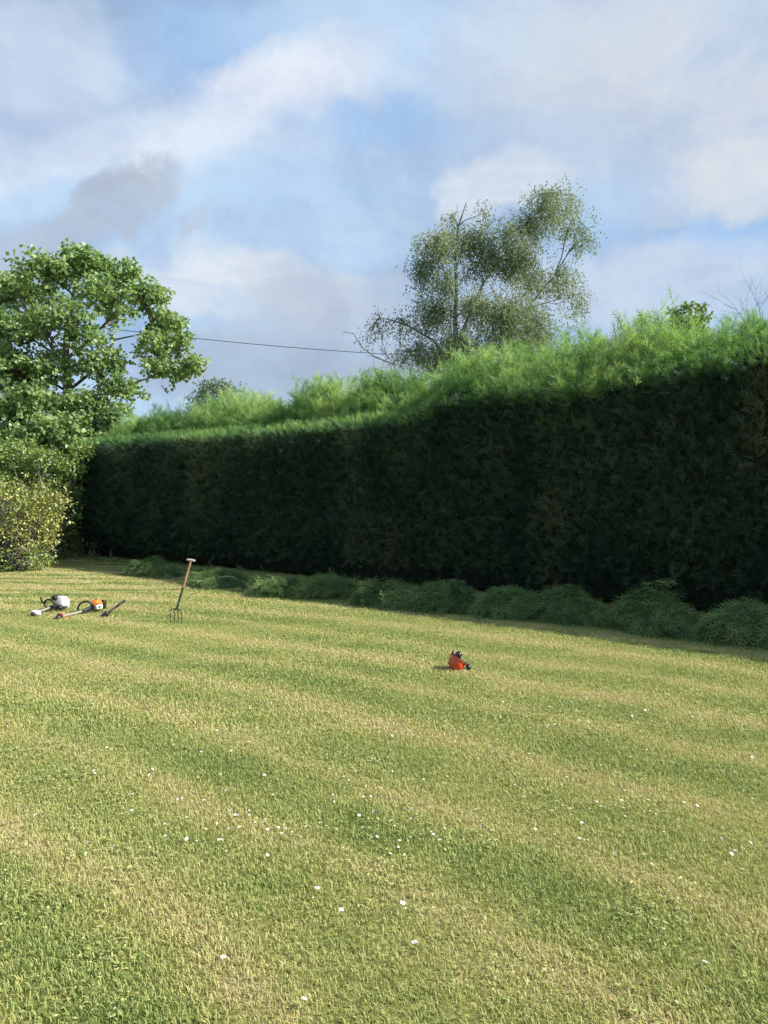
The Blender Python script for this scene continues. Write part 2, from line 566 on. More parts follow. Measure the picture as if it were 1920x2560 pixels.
# ------------------------------------------------------------------ grass (nobody could count it)
def tuft_mesh(name, nblades, rad, h, w, seed, flat=0.5, broad=False):
    r = np.random.default_rng(seed)
    rr = rad * np.sqrt(r.random(nblades))
    th = r.random(nblades) * 2 * np.pi
    base = np.stack([rr * np.cos(th), rr * np.sin(th), np.zeros(nblades)], 1)
    ld = r.random(nblades) * 2 * np.pi
    lean = np.stack([np.cos(ld), np.sin(ld), 0 * ld], 1)
    hh = h * (0.45 + 0.75 * r.random(nblades))[:, None]
    out = flat * (0.25 + r.random(nblades))[:, None]
    side = np.stack([-np.sin(ld + r.normal(0, .5, nblades)), np.cos(ld), 0 * ld], 1)
    up = np.array([0, 0, 1.0])
    ww = w * (0.6 + 0.8 * r.random(nblades))[:, None]
    b0 = base - side * ww / 2
    b1 = base + side * ww / 2
    mid = base + up * hh * 0.6 + lean * hh * out * 0.35
    m0 = mid - side * ww * .45
    m1 = mid + side * ww * .45
    tip = base + up * hh * (1.0 - 0.35 * out) + lean * hh * out * 1.1
    t0 = tip - side * ww * .22
    t1 = tip + side * ww * .22
    v = np.stack([b0, b1, m0, m1, t0, t1], 1)
    f = np.array([[0, 1, 3], [0, 3, 2], [2, 3, 5], [2, 5, 4]])
    t = f[None] + (np.arange(nblades) * 6)[:, None, None]
    tone = r.random(nblades)
    tn = np.clip(tone[:, None] + np.array([-.1, -.1, 0, 0, .12, .12]), 0, 1)
    me = np_mesh(name, v.reshape(-1, 3), t.reshape(-1, 3), M_GRASS, tn.ravel())
    return bpy.data.objects.new(name, me)


def clover_mesh(name, n, rad, leaf, h, mat, seed):
    """low rosette of small round leaves in threes"""
    r = np.random.default_rng(seed)
    a = np.linspace(0, 2 * np.pi, 6, endpoint=False)
    lv = np.concatenate([[[0, .5, 0.04]], np.stack([.42 * np.cos(a), .5 + .5 * np.sin(a), 0.0 * a], 1)])
    lt = np.array([[0, i + 1, (i + 1) % 6 + 1] for i in range(6)])
    rr = rad * np.sqrt(r.random(n)); th = r.random(n) * 6.283
    P = np.stack([rr * np.cos(th), rr * np.sin(th), h * (.5 + .8 * r.random(n))], 1)
    pos, dirs = [], []
    for p in P:
        a0 = r.random() * 6.283
        for k in range(3):
            an = a0 + k * 2.094
            dirs.append((math.cos(an), math.sin(an), r.normal(0.05, .3)))
            pos.append(p)
    dirs = np.array(dirs); pos = np.array(pos)
    up = np.tile([0, 0, 1.0], (len(dirs), 1)) + r.normal(0, .25, (len(dirs), 3))
    v, t, c = scatter(lv, lt, pos, frames(dirs, None, up), leaf * (.6 + .7 * r.random(len(pos))), r.random(len(pos)))
    return bpy.data.objects.new(name, np_mesh(name, v, t, mat, c))


def gn_scatter(name, pts, rot, scl, idx, sources):
    """one object whose points carry the tufts (geometry nodes; stuff)"""
    coll = bpy.data.collections.new(name + '_tufts')
    for o in sources:
        coll.objects.link(o)
    me = bpy.data.meshes.new(name)
    me.vertices.add(len(pts))
    me.vertices.foreach_set('co', np.ascontiguousarray(pts, np.float32).ravel())
    for nm, val in (('rz', rot), ('scl', scl)):
        at = me.attributes.new(nm, 'FLOAT', 'POINT')
        at.data.foreach_set('value', np.ascontiguousarray(val, np.float32))
    at = me.attributes.new('pick', 'INT', 'POINT')
    at.data.foreach_set('value', np.ascontiguousarray(idx, np.int32))
    o = link(name, me)
    ng = bpy.data.node_groups.new(name + '_nodes', 'GeometryNodeTree')
    ng.interface.new_socket('Geometry', in_out='INPUT', socket_type='NodeSocketGeometry')
    ng.interface.new_socket('Geometry', in_out='OUTPUT', socket_type='NodeSocketGeometry')
    N, L = ng.nodes, ng.links
    gi, go = N.new('NodeGroupInput'), N.new('NodeGroupOutput')
    ci = N.new('GeometryNodeCollectionInfo')
    ci.inputs['Collection'].default_value = coll
    ci.inputs['Separate Children'].default_value = True
    ci.inputs['Reset Children'].default_value = True
    ip = N.new('GeometryNodeInstanceOnPoints')
    ip.inputs['Pick Instance'].default_value = True

    def named(nm, typ):
        q = N.new('GeometryNodeInputNamedAttribute')
        q.data_type = typ
        q.inputs['Name'].default_value = nm
        return q.outputs['Attribute']
    cx = N.new('ShaderNodeCombineXYZ')
    L.new(named('rz', 'FLOAT'), cx.inputs[2])
    er = N.new('FunctionNodeEulerToRotation')
    L.new(cx.outputs[0], er.inputs[0])
    L.new(gi.outputs[0], ip.inputs['Points'])
    L.new(ci.outputs[0], ip.inputs['Instance'])
    L.new(named('pick', 'INT'), ip.inputs['Instance Index'])
    L.new(er.outputs[0], ip.inputs['Rotation'])
    L.new(named('scl', 'FLOAT'), ip.inputs['Scale'])
    L.new(ip.outputs[0], go.inputs[0])
    md = o.modifiers.new('tufts', 'NODES')
    md.node_group = ng
    return o


def lawn_points(y0, y1, dens, margin=1.0):
    """points on the lawn as far as a camera near the photograph's could see, kept in front of the hedge"""
    hwid = lambda y: 0.53 * y + margin
    area = (hwid(y0) + hwid(y1)) * (y1 - y0)
    c = 1 / math.sqrt(dens)
    W = hwid(y1)
    gx_, gy_ = np.meshgrid(np.arange(-W, W, c), np.arange(y0, y1, c))
    x = (gx_ + rng.random(gx_.shape) * c).ravel()
    y = (gy_ + rng.random(gy_.shape) * c).ravel()
    k = np.abs(x) < 0.53 * y + margin
    x, y = x[k], y[k]
    p_ = rng.permutation(len(x))
    x, y = x[p_], y[p_]
    d = (np.stack([x, y], 1) - HP) @ HN
    k = d > -0.3
    x, y = x[k], y[k]
    return np.stack([x, y, ground_z(x, y)], 1)


def build_grass():
    src = []
    for i in range(5):
        src.append(tuft_mesh('tuft_near_%d' % i, 215, 0.085, 0.021, 0.0027, 100 + i, 0.6))
    for i in range(5):
        src.append(tuft_mesh('tuft_mid_%d' % i, 210, 0.15, 0.023, 0.0043, 200 + i, 0.7))
    for i in range(4):
        src.append(tuft_mesh('tuft_wide_%d' % i, 200, 0.27, 0.026, 0.0075, 300 + i, 0.7))
    P1 = lawn_points(1.4, 5.2, 112, 2.4)
    P2 = lawn_points(5.2, 10.5, 44, 2.4)
    P3 = lawn_points(10.5, 27, 13, 2.4)
    P = np.concatenate([P1, P2, P3])
    lod = np.concatenate([np.zeros(len(P1)), np.ones(len(P2)), np.full(len(P3), 2)]).astype(int)
    # collection children come out in name order: tuft_mid, tuft_near, tuft_wide
    first = np.array([5, 0, 10])[lod]
    cnt = np.array([5, 5, 4])[lod]
    idx = first + (rng.random(len(P)) * cnt).astype(int)
    lush = vnoise(P, 0.8, 9)
    scl = (0.92 + 0.28 * rng.random(len(P))) * (1 + 0.22 * lush)
    g = gn_scatter('grass', P, rng.random(len(P)) * 6.283, scl, idx, src)
    tag(g, 'short dry green lawn grass', 'grass', kind='stuff')
    # clover and broad-leaved weeds in the turf, thickest down the left side
    mat = leaf_mat('clover_leaf', [(0.15, 0.23, 0.06), (0.25, 0.33, 0.09), (0.42, 0.44, 0.15), (0.62, 0.56, 0.27)], 0.25, 0.45, 0.4, 1.0, 0.4)
    cs = [clover_mesh('clover_%d' % i, 38, 0.12, 0.0088, 0.019, mat, 400 + i) for i in range(4)]
    Q = np.concatenate([lawn_points(1.9, 6, 26, .6), lawn_points(6, 14, 7, .6)])
    px = Q[:, 0] / Q[:, 1]
    left = np.clip((-0.30 - px) / 0.10, 0, 1)
    patch = vnoise(Q, 0.9, 21) + 0.5 * vnoise(Q, 2.2, 22)
    keep = rng.random(len(Q)) < np.clip(0.06 + 0.75 * left * (patch > -0.3) + 0.35 * (patch > 0.55), 0, 1)
    Q = Q[keep]
    c = gn_scatter('clover', Q, rng.random(len(Q)) * 6.283, 0.8 + 0.5 * rng.random(len(Q)) + 0.03 * Q[:, 1], (rng.random(len(Q)) * 4).astype(int), cs)
    tag(c, 'clover and small broad leaves in the lawn', 'clover', kind='stuff')


build_grass()


# ------------------------------------------------------------------ conifer hedge
def frond_template(n=9, width=0.034, spread=0.38, droop=0.28):
    """flat feathery conifer spray of unit length along +Y"""
    v, t, tn = [], [], []

    def z(y):
        return -droop * y * y
    v += [(-.014, 0, 0), (.014, 0, 0), (0, 1, z(1))]
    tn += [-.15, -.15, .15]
    t.append((0, 1, 2))
    for i in range(n):
        y = 0.08 + 0.84 * i / n
        sgn = 1 if i % 2 else -1
        L = spread * (1 - 0.62 * y) * (0.8 + 0.4 * ((i * 7919) % 10) / 10)
        dx, dy = sgn * math.sin(R(42)), math.cos(R(42))
        o = len(v)
        v += [(0, y - width, z(y)), (0, y + width, z(y)), (dx * L, y + dy * L, z(y) - 0.06 * L + .03 * ((i * 31) % 7 - 3) * .2)]
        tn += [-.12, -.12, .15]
        t.append((o, o + 1, o + 2))
        # a side tooth
        o = len(v)
        q = .5
        v += [(dx * L * q, y + dy * L * q - width * .5, z(y)), (dx * L * q, y + dy * L * q + width * .7, z(y)),
              (dx * L * q - sgn * .02, y + dy * L * q + L * .42, z(y) + .02)]
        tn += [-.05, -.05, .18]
        t.append((o, o + 1, o + 2))
    return np.array(v, float), np.array(t), np.array(tn)


FR = frond_template()


def stroke_template():
    """crisp young conifer spray: an axis and a few narrow side shoots"""
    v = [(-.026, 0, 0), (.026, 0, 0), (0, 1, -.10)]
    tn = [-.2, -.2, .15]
    t = [(0, 1, 2)]
    for i, (y, L) in enumerate(((.08, .52), (.22, .50), (.36, .44), (.50, .38), (.62, .30), (.76, .22))):
        sg = 1 if i % 2 else -1
        a = R(33 + 7 * (i % 3))
        o = len(v)
        v += [(0, y - .034, -.1 * y * y), (0, y + .034, -.1 * y * y), (sg * math.sin(a) * L, y + math.cos(a) * L, .05 - .05 * (i % 3))]
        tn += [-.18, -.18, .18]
        t.append((o, o + 1, o + 2))
    return np.array(v, float), np.array(t), np.array(tn)


FRG = stroke_template()
FRL = frond_template(7, 0.042, 0.42, 0.15)
S0, S1 = -7.5, 21.4


def edge_h(s):
    """height of the clipped front edge; the nearer run was left taller"""
    s = np.asarray(s, float)
    return np.interp(s, [-8, 0, 1.3, 2.8, 4.2, 5.5, 6.2, 10, 18.7, 21], [3.66, 3.60, 3.55, 3.43, 3.50, 3.47, 3.25, 3.24, 3.43, 3.43])


def top_z(s, b):
    e = edge_h(s)
    k = np.clip((6.8 - np.asarray(s, float)) / 1.0, 0, 1)
    return e + (0.42 + .25 * k) * (1 - np.exp(-np.maximum(b, 0) / 0.75)) - 0.05


def face_b(s, z):
    p = np.stack([s, z, 0 * s], -1)
    return 0.10 * vnoise(p, 0.7, 1) + 0.06 * vnoise(p, 1.9, 2) - 0.10 * np.clip((0.9 - z) / 0.9, 0, 1) * -1 * 2.2 + 0.06 * np.clip(1.2 - z, 0, 1)


def build_hedge():
    hedge = thing('conifer_hedge', 'tall dark clipped conifer hedge with bright untrimmed growth along its top', 'hedge', (0, 0, 0))
    # inner mass
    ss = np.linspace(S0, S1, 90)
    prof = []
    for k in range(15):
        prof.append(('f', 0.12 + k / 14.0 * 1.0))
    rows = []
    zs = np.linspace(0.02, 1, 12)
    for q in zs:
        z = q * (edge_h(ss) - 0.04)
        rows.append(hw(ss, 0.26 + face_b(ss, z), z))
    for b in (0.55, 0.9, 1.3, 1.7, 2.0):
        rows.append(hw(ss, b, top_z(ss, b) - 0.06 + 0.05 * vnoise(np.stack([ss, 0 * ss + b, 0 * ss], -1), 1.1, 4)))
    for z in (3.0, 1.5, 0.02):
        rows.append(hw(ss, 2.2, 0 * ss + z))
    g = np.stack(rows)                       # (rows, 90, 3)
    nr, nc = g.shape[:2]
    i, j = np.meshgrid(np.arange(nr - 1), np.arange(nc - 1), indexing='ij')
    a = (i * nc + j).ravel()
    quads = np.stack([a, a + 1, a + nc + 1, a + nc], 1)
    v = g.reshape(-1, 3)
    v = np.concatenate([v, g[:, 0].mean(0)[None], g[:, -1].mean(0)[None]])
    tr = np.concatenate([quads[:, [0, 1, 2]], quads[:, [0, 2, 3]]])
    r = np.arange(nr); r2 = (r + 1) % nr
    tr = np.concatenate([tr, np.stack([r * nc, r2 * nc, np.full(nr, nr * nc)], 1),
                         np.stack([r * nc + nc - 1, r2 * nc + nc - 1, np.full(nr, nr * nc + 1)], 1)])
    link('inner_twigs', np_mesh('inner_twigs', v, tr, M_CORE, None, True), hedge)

    # clipped face: short fronds pointing out and a little up
    dens_n = 27000
    s = np.concatenate([rng.uniform(S0, 0, 4000), rng.uniform(0, S1, dens_n)])
    z = rng.uniform(0.10, 1.0, len(s)) * edge_h(s)
    keep = rng.random(len(s)) < np.clip(0.35 + z / 0.9, 0, 1)
    s, z = s[keep], z[keep]
    b = face_b(s, z) + rng.uniform(-0.05, 0.14, len(s))
    # the hedge's bare left end, thin low down
    n3 = np.array([HN[0], HN[1], 0.0]); d3 = np.array([HD[0], HD[1], 0])
    M = len(s)
    d = n3 * rng.uniform(.15, 1.0, (M, 1)) + d3 * rng.normal(0, .55, (M, 1)) + np.array([0, 0, 1.0]) * rng.normal(.30, .55, (M, 1))
    P = hw(s, b, z)
    dead = np.clip(vnoise(np.stack([s * 1.0, z * .4, 0 * s], -1), 0.9, 31) - .36, 0, 1) * 1.1
    tone = np.clip(rng.normal(.36, .17, M) + .16 * vnoise(P, 1.6, 6) + .3 * vnoise(np.stack([s * 1.4, z * .35, 0 * s], -1), 1.0, 7) * .6 + dead, 0, 1)
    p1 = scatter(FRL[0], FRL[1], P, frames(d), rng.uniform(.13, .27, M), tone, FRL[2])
    # left end cap of the hedge
    m2 = 2200
    b2 = rng.uniform(0, 2.1, m2); z2 = rng.uniform(.15, 3.8, m2)
    P2 = hw(S1 + rng.uniform(-.1, .1, m2), b2, z2)
    dd = d3 * rng.uniform(.2, 1, (m2, 1)) + rng.normal(0, .5, (m2, 3)) + np.array([0, 0, .3])
    p2 = scatter(FRL[0], FRL[1], P2, frames(dd), rng.uniform(.15, .3, m2), np.clip(rng.normal(.3, .15, m2), 0, 1), FRL[2])
    v, t, c = join([p1, p2])
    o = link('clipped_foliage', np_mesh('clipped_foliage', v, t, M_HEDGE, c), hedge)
    tag(o, kind='stuff')

    # clipped shoulder: short upright sprays in the brighter growth colour, painting a sunlit strip
    m = 17000
    s = rng.uniform(S0, S1, m); b = rng.uniform(0.0, 1.3, m)
    P = hw(s, b, top_z(s, b) + rng.uniform(-.14, .02, m))
    d = np.array([0, 0, 1.0]) * rng.uniform(.3, 1.0, (m, 1)) + n3 * rng.normal(.35, .45, (m, 1)) + d3 * rng.normal(0, .5, (m, 1))
    tone = np.clip(rng.normal(.37, .17, m) + .2 * vnoise(P, 1.5, 8), 0, .8)
    v, t, c = scatter(FRL[0], FRL[1], P, frames(d), rng.uniform(.12, .22, m), tone, FRL[2])
    o = link('shoulder_foliage', np_mesh('shoulder_foliage', v, t, M_GROW, c), hedge)
    tag(o, kind='stuff')

    # untrimmed plumes on the top
    npl = 2300
    s = np.concatenate([rng.uniform(S0, -1, 220), rng.uniform(-1, S1 + .1, npl - 220)])
    k = np.clip((6.7 - s) / .8, 0, 1)
    bmin = 1.0 - 0.96 * k
    b = bmin + (2.1 - bmin) * rng.random(npl)
    base = hw(s, b, top_z(s, b) - 0.16 - .12 * np.clip(-b, 0, 1))
    sp = np.stack([s, b, 0 * s], -1); s1 = np.stack([s, 0 * b, 0 * s], -1)
    hgt = 0.66 + .14 * (1 - k) + .3 * k * np.clip(3.6 - edge_h(s), 0, 1) + 0.24 * vnoise(sp, 1.4, 12) + 0.24 * vnoise(s1, 0.6, 13) + .20 * vnoise(s1, 1.7, 15)
    hgt = hgt * rng.uniform(.6, 1.25, npl) * ((0.5 - .3 * k) + (0.5 + .3 * k) * np.clip((b - bmin) / (.75 + .3 * k), 0, 1)) * 1.12
    hgt = hgt + np.where(rng.random(npl) < .05, rng.uniform(.15, .45, npl), 0)
    hgt = np.clip(hgt * np.interp(s, [-1.5, 0.3, 1.6], [.44, .60, .95]), .12, 1.2)
    lean = rng.normal(0, .22, (npl, 3)); lean[:, 2] = 0
    lean += n3 * 0.08
    parts = []
    stem = []
    nf = 34
    for j in range(nf):
        q = (j + rng.random(npl)) / nf
        pp = base + np.stack([lean[:, 0] * hgt * q * q, lean[:, 1] * hgt * q * q, hgt * q], 1) + rng.normal(0, .055, (npl, 3)) * (1.2 - q)[:, None]
        az = rng.random(npl) * 6.283
        el = rng.uniform(-.15, .85, npl) + q * .55
        dr = np.stack([np.cos(az) * np.cos(el), np.sin(az) * np.cos(el), np.sin(el)], 1) + lean * .5
        ln = (0.40 - 0.18 * q) * rng.uniform(.5, 1.2, npl) * (0.5 + 0.55 * hgt)
        tone = np.clip(rng.normal(.53, .19, npl) + .25 * (q - .4) + .28 * vnoise(base, .8, 14), 0, 1)
        parts.append(scatter(FRG[0], FRG[1], pp, frames(dr), ln, tone, FRG[2]))
    v, t, c = join(parts)
    o = link('top_growth', np_mesh('top_growth', v, t, M_GROW, c), hedge)
    tag(o, kind='stuff')

    # bare lower stems at the thin left end
    for sx, bx in ((19.9, .30), (19.2, .5), (20.3, .75), (18.4, .45)):
        p = hw(sx, bx, 0)
        pts = [p + np.array([0, 0, -.05]), p + np.array([.03, .02, .5]), p + np.array([-.03, .05, 1.1]), p + np.array([0, .1, 1.8])]
        MB().tube(pts, [.07, .055, .05, .04], 8).build('stem', M_DEADBARK, hedge)
    return hedge


build_hedge()


# ------------------------------------------------------------------ broad-leaved trees and shrubs
def leaf_template(kind='oval'):
    if kind == 'oval':
        v = [(0, 0, 0), (.24, .35, .05), (.20, .75, .03), (0, 1, -.06), (-.20, .75, .03), (-.24, .35, .05), (0, .5, -.03)]
        t = [(6, 0, 1), (6, 1, 2), (6, 2, 3), (6, 3, 4), (6, 4, 5), (6, 5, 0)]
    elif kind == 'lobed':
        v = [(0, 0, 0), (.42, .18, .05), (.28, .42, 0), (.5, .72, -.04), (.2, .7, 0), (0, 1.0, -.08), (-.2, .7, 0), (-.5, .72, -.04), (-.28, .42, 0), (-.42, .18, .05), (0, .45, .04)]
        t = [(10, i, (i + 1) % 10) for i in range(10)]
    else:                                   # small diamond
        v = [(0, 0, 0), (.34, .45, .05), (0, 1, -.05), (-.34, .45, .05)]
        t = [(0, 1, 2), (0, 2, 3)]
    return np.array(v, float), np.array(t)


L_OVAL, L_DIA = leaf_template('oval'), leaf_template('dia')
L_LOBE = (np.array([(0, 0, 0), (.48, .30, .06), (.30, .72, -.02), (0, 1.0, -.09), (-.30, .72, -.02), (-.48, .30, .06)], float),
          np.array([(0, 1, 2), (0, 2, 3), (0, 3, 4), (0, 4, 5)]))


def wiggle(p0, p1, n, amp, sag=0.0, r=rng):
    p0, p1 = np.asarray(p0, float), np.asarray(p1, float)
    q = np.linspace(0, 1, n)[:, None]
    p = p0 + (p1 - p0) * q
    L = np.linalg.norm(p1 - p0)
    off = r.normal(0, amp * L, (n, 3))
    off[0] = 0; off[-1] = 0
    for _ in range(1):
        off[1:-1] = (off[:-2] + 2 * off[1:-1] + off[2:]) / 4
    p = p + off
    p[:, 2] += sag * L * (q[:, 0] * (1 - q[:, 0])) * 4
    return p


def clump_leaves(tmpl, centers, radius, per, size, tone_mu, up_bias=0.6, tone_sd=.16, hang=0.0):
    """leaves in little clusters round each twig end"""
    centers = np.repeat(np.asarray(centers, float), per, axis=0)
    rad = np.repeat(np.broadcast_to(radius, (len(centers) // per,)), per)
    M = len(centers)
    dirs = nrm(rng.normal(size=(M, 3)))
    if hang > .5:                                   # leaves strung along drooping twigs
        ns = 4
        so = rng.normal(0, .16, (len(centers) // per, ns, 3)) * np.array([1, 1, .5])
        sd = rng.normal(0, .22, (len(centers) // per, ns, 3)) * np.array([1, 1, 0])
        k = rng.integers(0, ns, M)
        ci = np.repeat(np.arange(len(centers) // per), per)
        t_ = rng.random(M)[:, None] ** .8
        P = centers + so[ci, k] + sd[ci, k] * t_ + rng.normal(0, .03, (M, 3)) + np.array([0, 0, -1.0]) * t_ * (rad * 2.1)[:, None]
    else:
        P = centers + dirs * (rad * rng.random(M) ** .5)[:, None] * np.array([1, 1, .8 + hang])
    d = dirs * .8 + rng.normal(0, .5, (M, 3)) + np.array([0, 0, -.25 - hang])
    up = rng.normal(0, .55, (M, 3)) + np.array([0, 0, up_bias]) + dirs * .35
    d = nrm(d)
    x = nrm(np.cross(d, up)); z = np.cross(x, d)
    fr = np.stack([x, d, z], axis=2)
    tone = np.clip(rng.normal(tone_mu, tone_sd, M), 0, 1)
    return scatter(tmpl[0], tmpl[1], P, fr, size * rng.uniform(.6, 1.25, M), tone)


def tree(name, label, cat, base, trunk_pts, trunk_r, lobes, bark, leafmat, tmpl, leaf, per, clump_r, cl_density,
         shell=0.55, tone=.45, hang=0.0, up=0.6, twig_r=.012, group=None, limb_r=.07, stems=()):
    """tapered trunk, a limb to each lobe, twigs to each clump and leaves round the clumps; points relative to base"""
    root = thing(name, label, cat, base, 0, group)
    base = np.asarray(base, float)
    tp = np.asarray(trunk_pts, float) - base
    n = len(tp)
    MB().tube(tp, np.linspace(trunk_r, trunk_r * .35, n) if not hasattr(trunk_r, '__len__') else trunk_r, 12).build('trunk', bark, root)
    cand = [tp[1:]]
    for sp, sr in stems:
        q = np.asarray(sp, float) - base
        MB().tube(q, np.linspace(sr, sr * .3, len(q)), 10).build('limb', bark, root)
        cand.append(np.concatenate([(q[:-1] + q[1:]) / 2, q[1:]]))
    cand = np.concatenate(cand)
    twig_parts, leaf_parts = [], []
    for (c, r, dens) in lobes:
        c = np.asarray(c, float) - base
        r = np.broadcast_to(np.asarray(r, float), (3,))
        # the limb leaves the nearest stem below the lobe
        dv = c - cand
        cost = np.linalg.norm(dv, axis=1) + 3.0 * np.maximum(0, .35 * np.linalg.norm(dv[:, :2], axis=1) - dv[:, 2])
        start = cand[int(np.argmin(cost))]
        limb = wiggle(start, c, 8, 0.035, 0.05)
        lr = limb_r * (.6 + .4 * min(1.5, r[0]))
        MB().tube(limb, np.linspace(lr, lr * .25, 8), 8).build('limb', bark, root)
        m = max(3, int(cl_density * dens * r[0] * r[1] * r[2] ** .5))
        u = nrm(rng.normal(size=(m, 3)))
        u[:, 2] = np.where(rng.random(m) < .6, np.abs(u[:, 2]), u[:, 2])
        rad = (shell + (1 - shell) * rng.random(m)) * (1 + .30 * vnoise(u * 2 + c, 1.0, 5)) * np.where(rng.random(m) < .12, 1.25, 1)
        ends = c + u * r * rad[:, None]
        if hang:
            ends[:, 2] -= hang * rng.random(m) * r[2] * .6
        for e in ends[: max(4, m // 3)]:
            s = limb[rng.integers(3, 8)]
            twig_parts.append(tube_arrays(wiggle(s, e, 5, .07, .03), np.linspace(twig_r * 1.6, twig_r * .4, 5), 4, False))
        leaf_parts.append(clump_leaves(tmpl, ends, clump_r * rng.uniform(.6, 1.3, m), per, leaf, tone, up, .17, hang))
    v, t, c_ = join(twig_parts)
    tag(link('twigs', np_mesh('twigs', v, t, bark, None, True), root), kind='stuff')
    v, t, c_ = join(leaf_parts)
    tag(link('crown', np_mesh('crown', v, t, leafmat, c_), root), kind='stuff')
    return root


def lobes_px(rows, Y, spread):
    out = []
    for px, py, rx, ry, dy, dens in rows:
        c = pix(px, py, Y + dy)
        k = (Y + dy) / F
        out.append((tuple(c), (rx * k, max(rx, ry) * k * .8 * spread, ry * k), dens))
    return out


# sycamore at the left end of the hedge
YS = 26.0
syc_base = pix(190, 0, YS); syc_base.z = 0
tr_pts = [(syc_base.x, YS, -.1), tuple(pix(188, 1180, YS)), tuple(pix(180, 1060, YS)), tuple(pix(172, 980, YS)), tuple(pix(165, 900, YS)),
          tuple(pix(170, 820, YS + .3)), tuple(pix(185, 740, YS + .3)), tuple(pix(205, 680, YS))]
syc_lobes = lobes_px([
    (215, 668, 62, 46, 0, 1.3), (120, 690, 70, 48, -.6, 1.1), (40, 730, 62, 46, .6, 1.0), (-30, 760, 70, 60, 0, 1),
    (300, 700, 66, 46, .4, 1.2), (365, 750, 58, 44, -.3, 1.1), (250, 745, 60, 44, -1.2, .9),
    (415, 815, 52, 36, .5, 1.1), (450, 865, 44, 36, 0, .9), (385, 875, 52, 60, -.6, .8), (485, 915, 40, 22, .3, 1.2), (420, 935, 60, 34, .2, .7),
    (20, 830, 80, 56, -1.0, 1.1), (110, 815, 66, 50, -1.8, .8), (190, 800, 60, 44, -1.6, .55), (-60, 880, 80, 80, 0, 1),
    (215, 850, 56, 36, -1.4, .8), (30, 930, 90, 60, -1.5, 1.1), (130, 925, 62, 48, -1.2, .7), (250, 920, 70, 46, -.8, .8),
    (300, 980, 60, 40, -1.0, .9), (90, 1010, 90, 50, -1.6, 1.2), (0, 1040, 90, 60, -1.6, 1.2), (220, 1020, 70, 44, -1.3, 1.0),
    (290, 1045, 54, 34, -1.6, .8), (130, 1090, 80, 50, -2.2, 1.2), (205, 1120, 50, 40, -2.4, 1.1), (40, 1160, 90, 50, -2.2, 1.1), (180, 1080, 80, 46, -1.8, 1.0), (60, 1110, 90, 50, -1.9, 1.1),
    (120, 760, 60, 40, 1.6, .5), (300, 800, 60, 40, 1.5, .35),
], YS, 1.25)
tree('sycamore_tree', 'broad leafy green tree with open crown at the left end of the hedge', 'tree', syc_base, tr_pts,
     [.28, .24, .21, .17, .13, .09, .06, .04], syc_lobes, M_SYCBARK, M_SYC, L_LOBE, 0.13, 18, 0.20, 118, .4, .64, 0.1, .5, .013, None, .045,
     stems=[([tuple(pix(168, 930, YS)), tuple(pix(120, 850, YS - .4)), tuple(pix(75, 790, YS - .5)), tuple(pix(45, 730, YS - .3))], .07),
            ([tuple(pix(166, 900, YS)), tuple(pix(225, 850, YS)), tuple(pix(275, 800, YS)), tuple(pix(320, 745, YS))], .065),
            ([tuple(pix(170, 980, YS)), tuple(pix(250, 915, YS - .2)), tuple(pix(290, 850, YS - .2)), tuple(pix(385, 830, YS))], .06),
            ([tuple(pix(175, 1040, YS)), tuple(pix(270, 985, YS - .3)), tuple(pix(360, 950, YS)), tuple(pix(440, 925, YS))], .05)])

# tall loose birch beyond the hedge
YB = 30.0
bb = pix(1140, 0, YB); bb.z = 0
b_pts = [(bb.x, YB, -.1), tuple(pix(1136, 1100, YB)), tuple(pix(1140, 900, YB)), tuple(pix(1138, 800, YB)), tuple(pix(1140, 700, YB)),
         tuple(pix(1136, 640, YB)), tuple(pix(1145, 570, YB)), tuple(pix(1165, 510, YB))]
b_lobes = lobes_px([
    (1365, 485, 80, 40, 0, .55), (1390, 520, 60, 46, .8, .45), (1325, 550, 80, 46, .6, .7), (1425, 555, 56, 50, -.4, .5), (1465, 580, 32, 34, 0, .7), (1440, 610, 26, 22, .3, .6), (1430, 490, 34, 30, .4, .5),
    (1220, 635, 60, 46, .4, .6), (1180, 665, 46, 40, .8, .5), (1310, 620, 60, 40, 0, .7),
    (1210, 530, 26, 44, 0, .55), (1130, 540, 36, 34, .5, .6), (1095, 600, 70, 50, -.5, 1.1), (1180, 590, 74, 40, .5, 1.2), (1262, 585, 60, 46, -.4, .7),
    (1055, 660, 50, 56, .3, 1.0), (1110, 690, 50, 60, -.8, .9), (1290, 650, 62, 56, .6, 1.1), (1230, 640, 40, 24, 1.2, .6), (1330, 690, 50, 50, -.6, .9),
    (1400, 690, 62, 44, 0, .8), (1445, 740, 38, 46, .4, .6), (1080, 770, 74, 56, 0, 1.1), (1190, 745, 62, 44, -1.2, 1.1), (1260, 770, 88, 64, -1.4, 1.3),
    (1340, 800, 70, 56, -.8, 1.1), (1150, 850, 90, 50, -1, 1.1), (1290, 850, 90, 50, -1.2, 1.2), (1380, 850, 44, 36, -.3, .6),
    (1000, 800, 46, 34, .6, .55), (945, 790, 40, 30, .8, .45), (925, 830, 30, 24, .6, .4), (1040, 860, 56, 36, .2, .7), (1005, 880, 40, 24, .3, .6), (1090, 890, 70, 34, .4, .9),
], YB, 1.2)
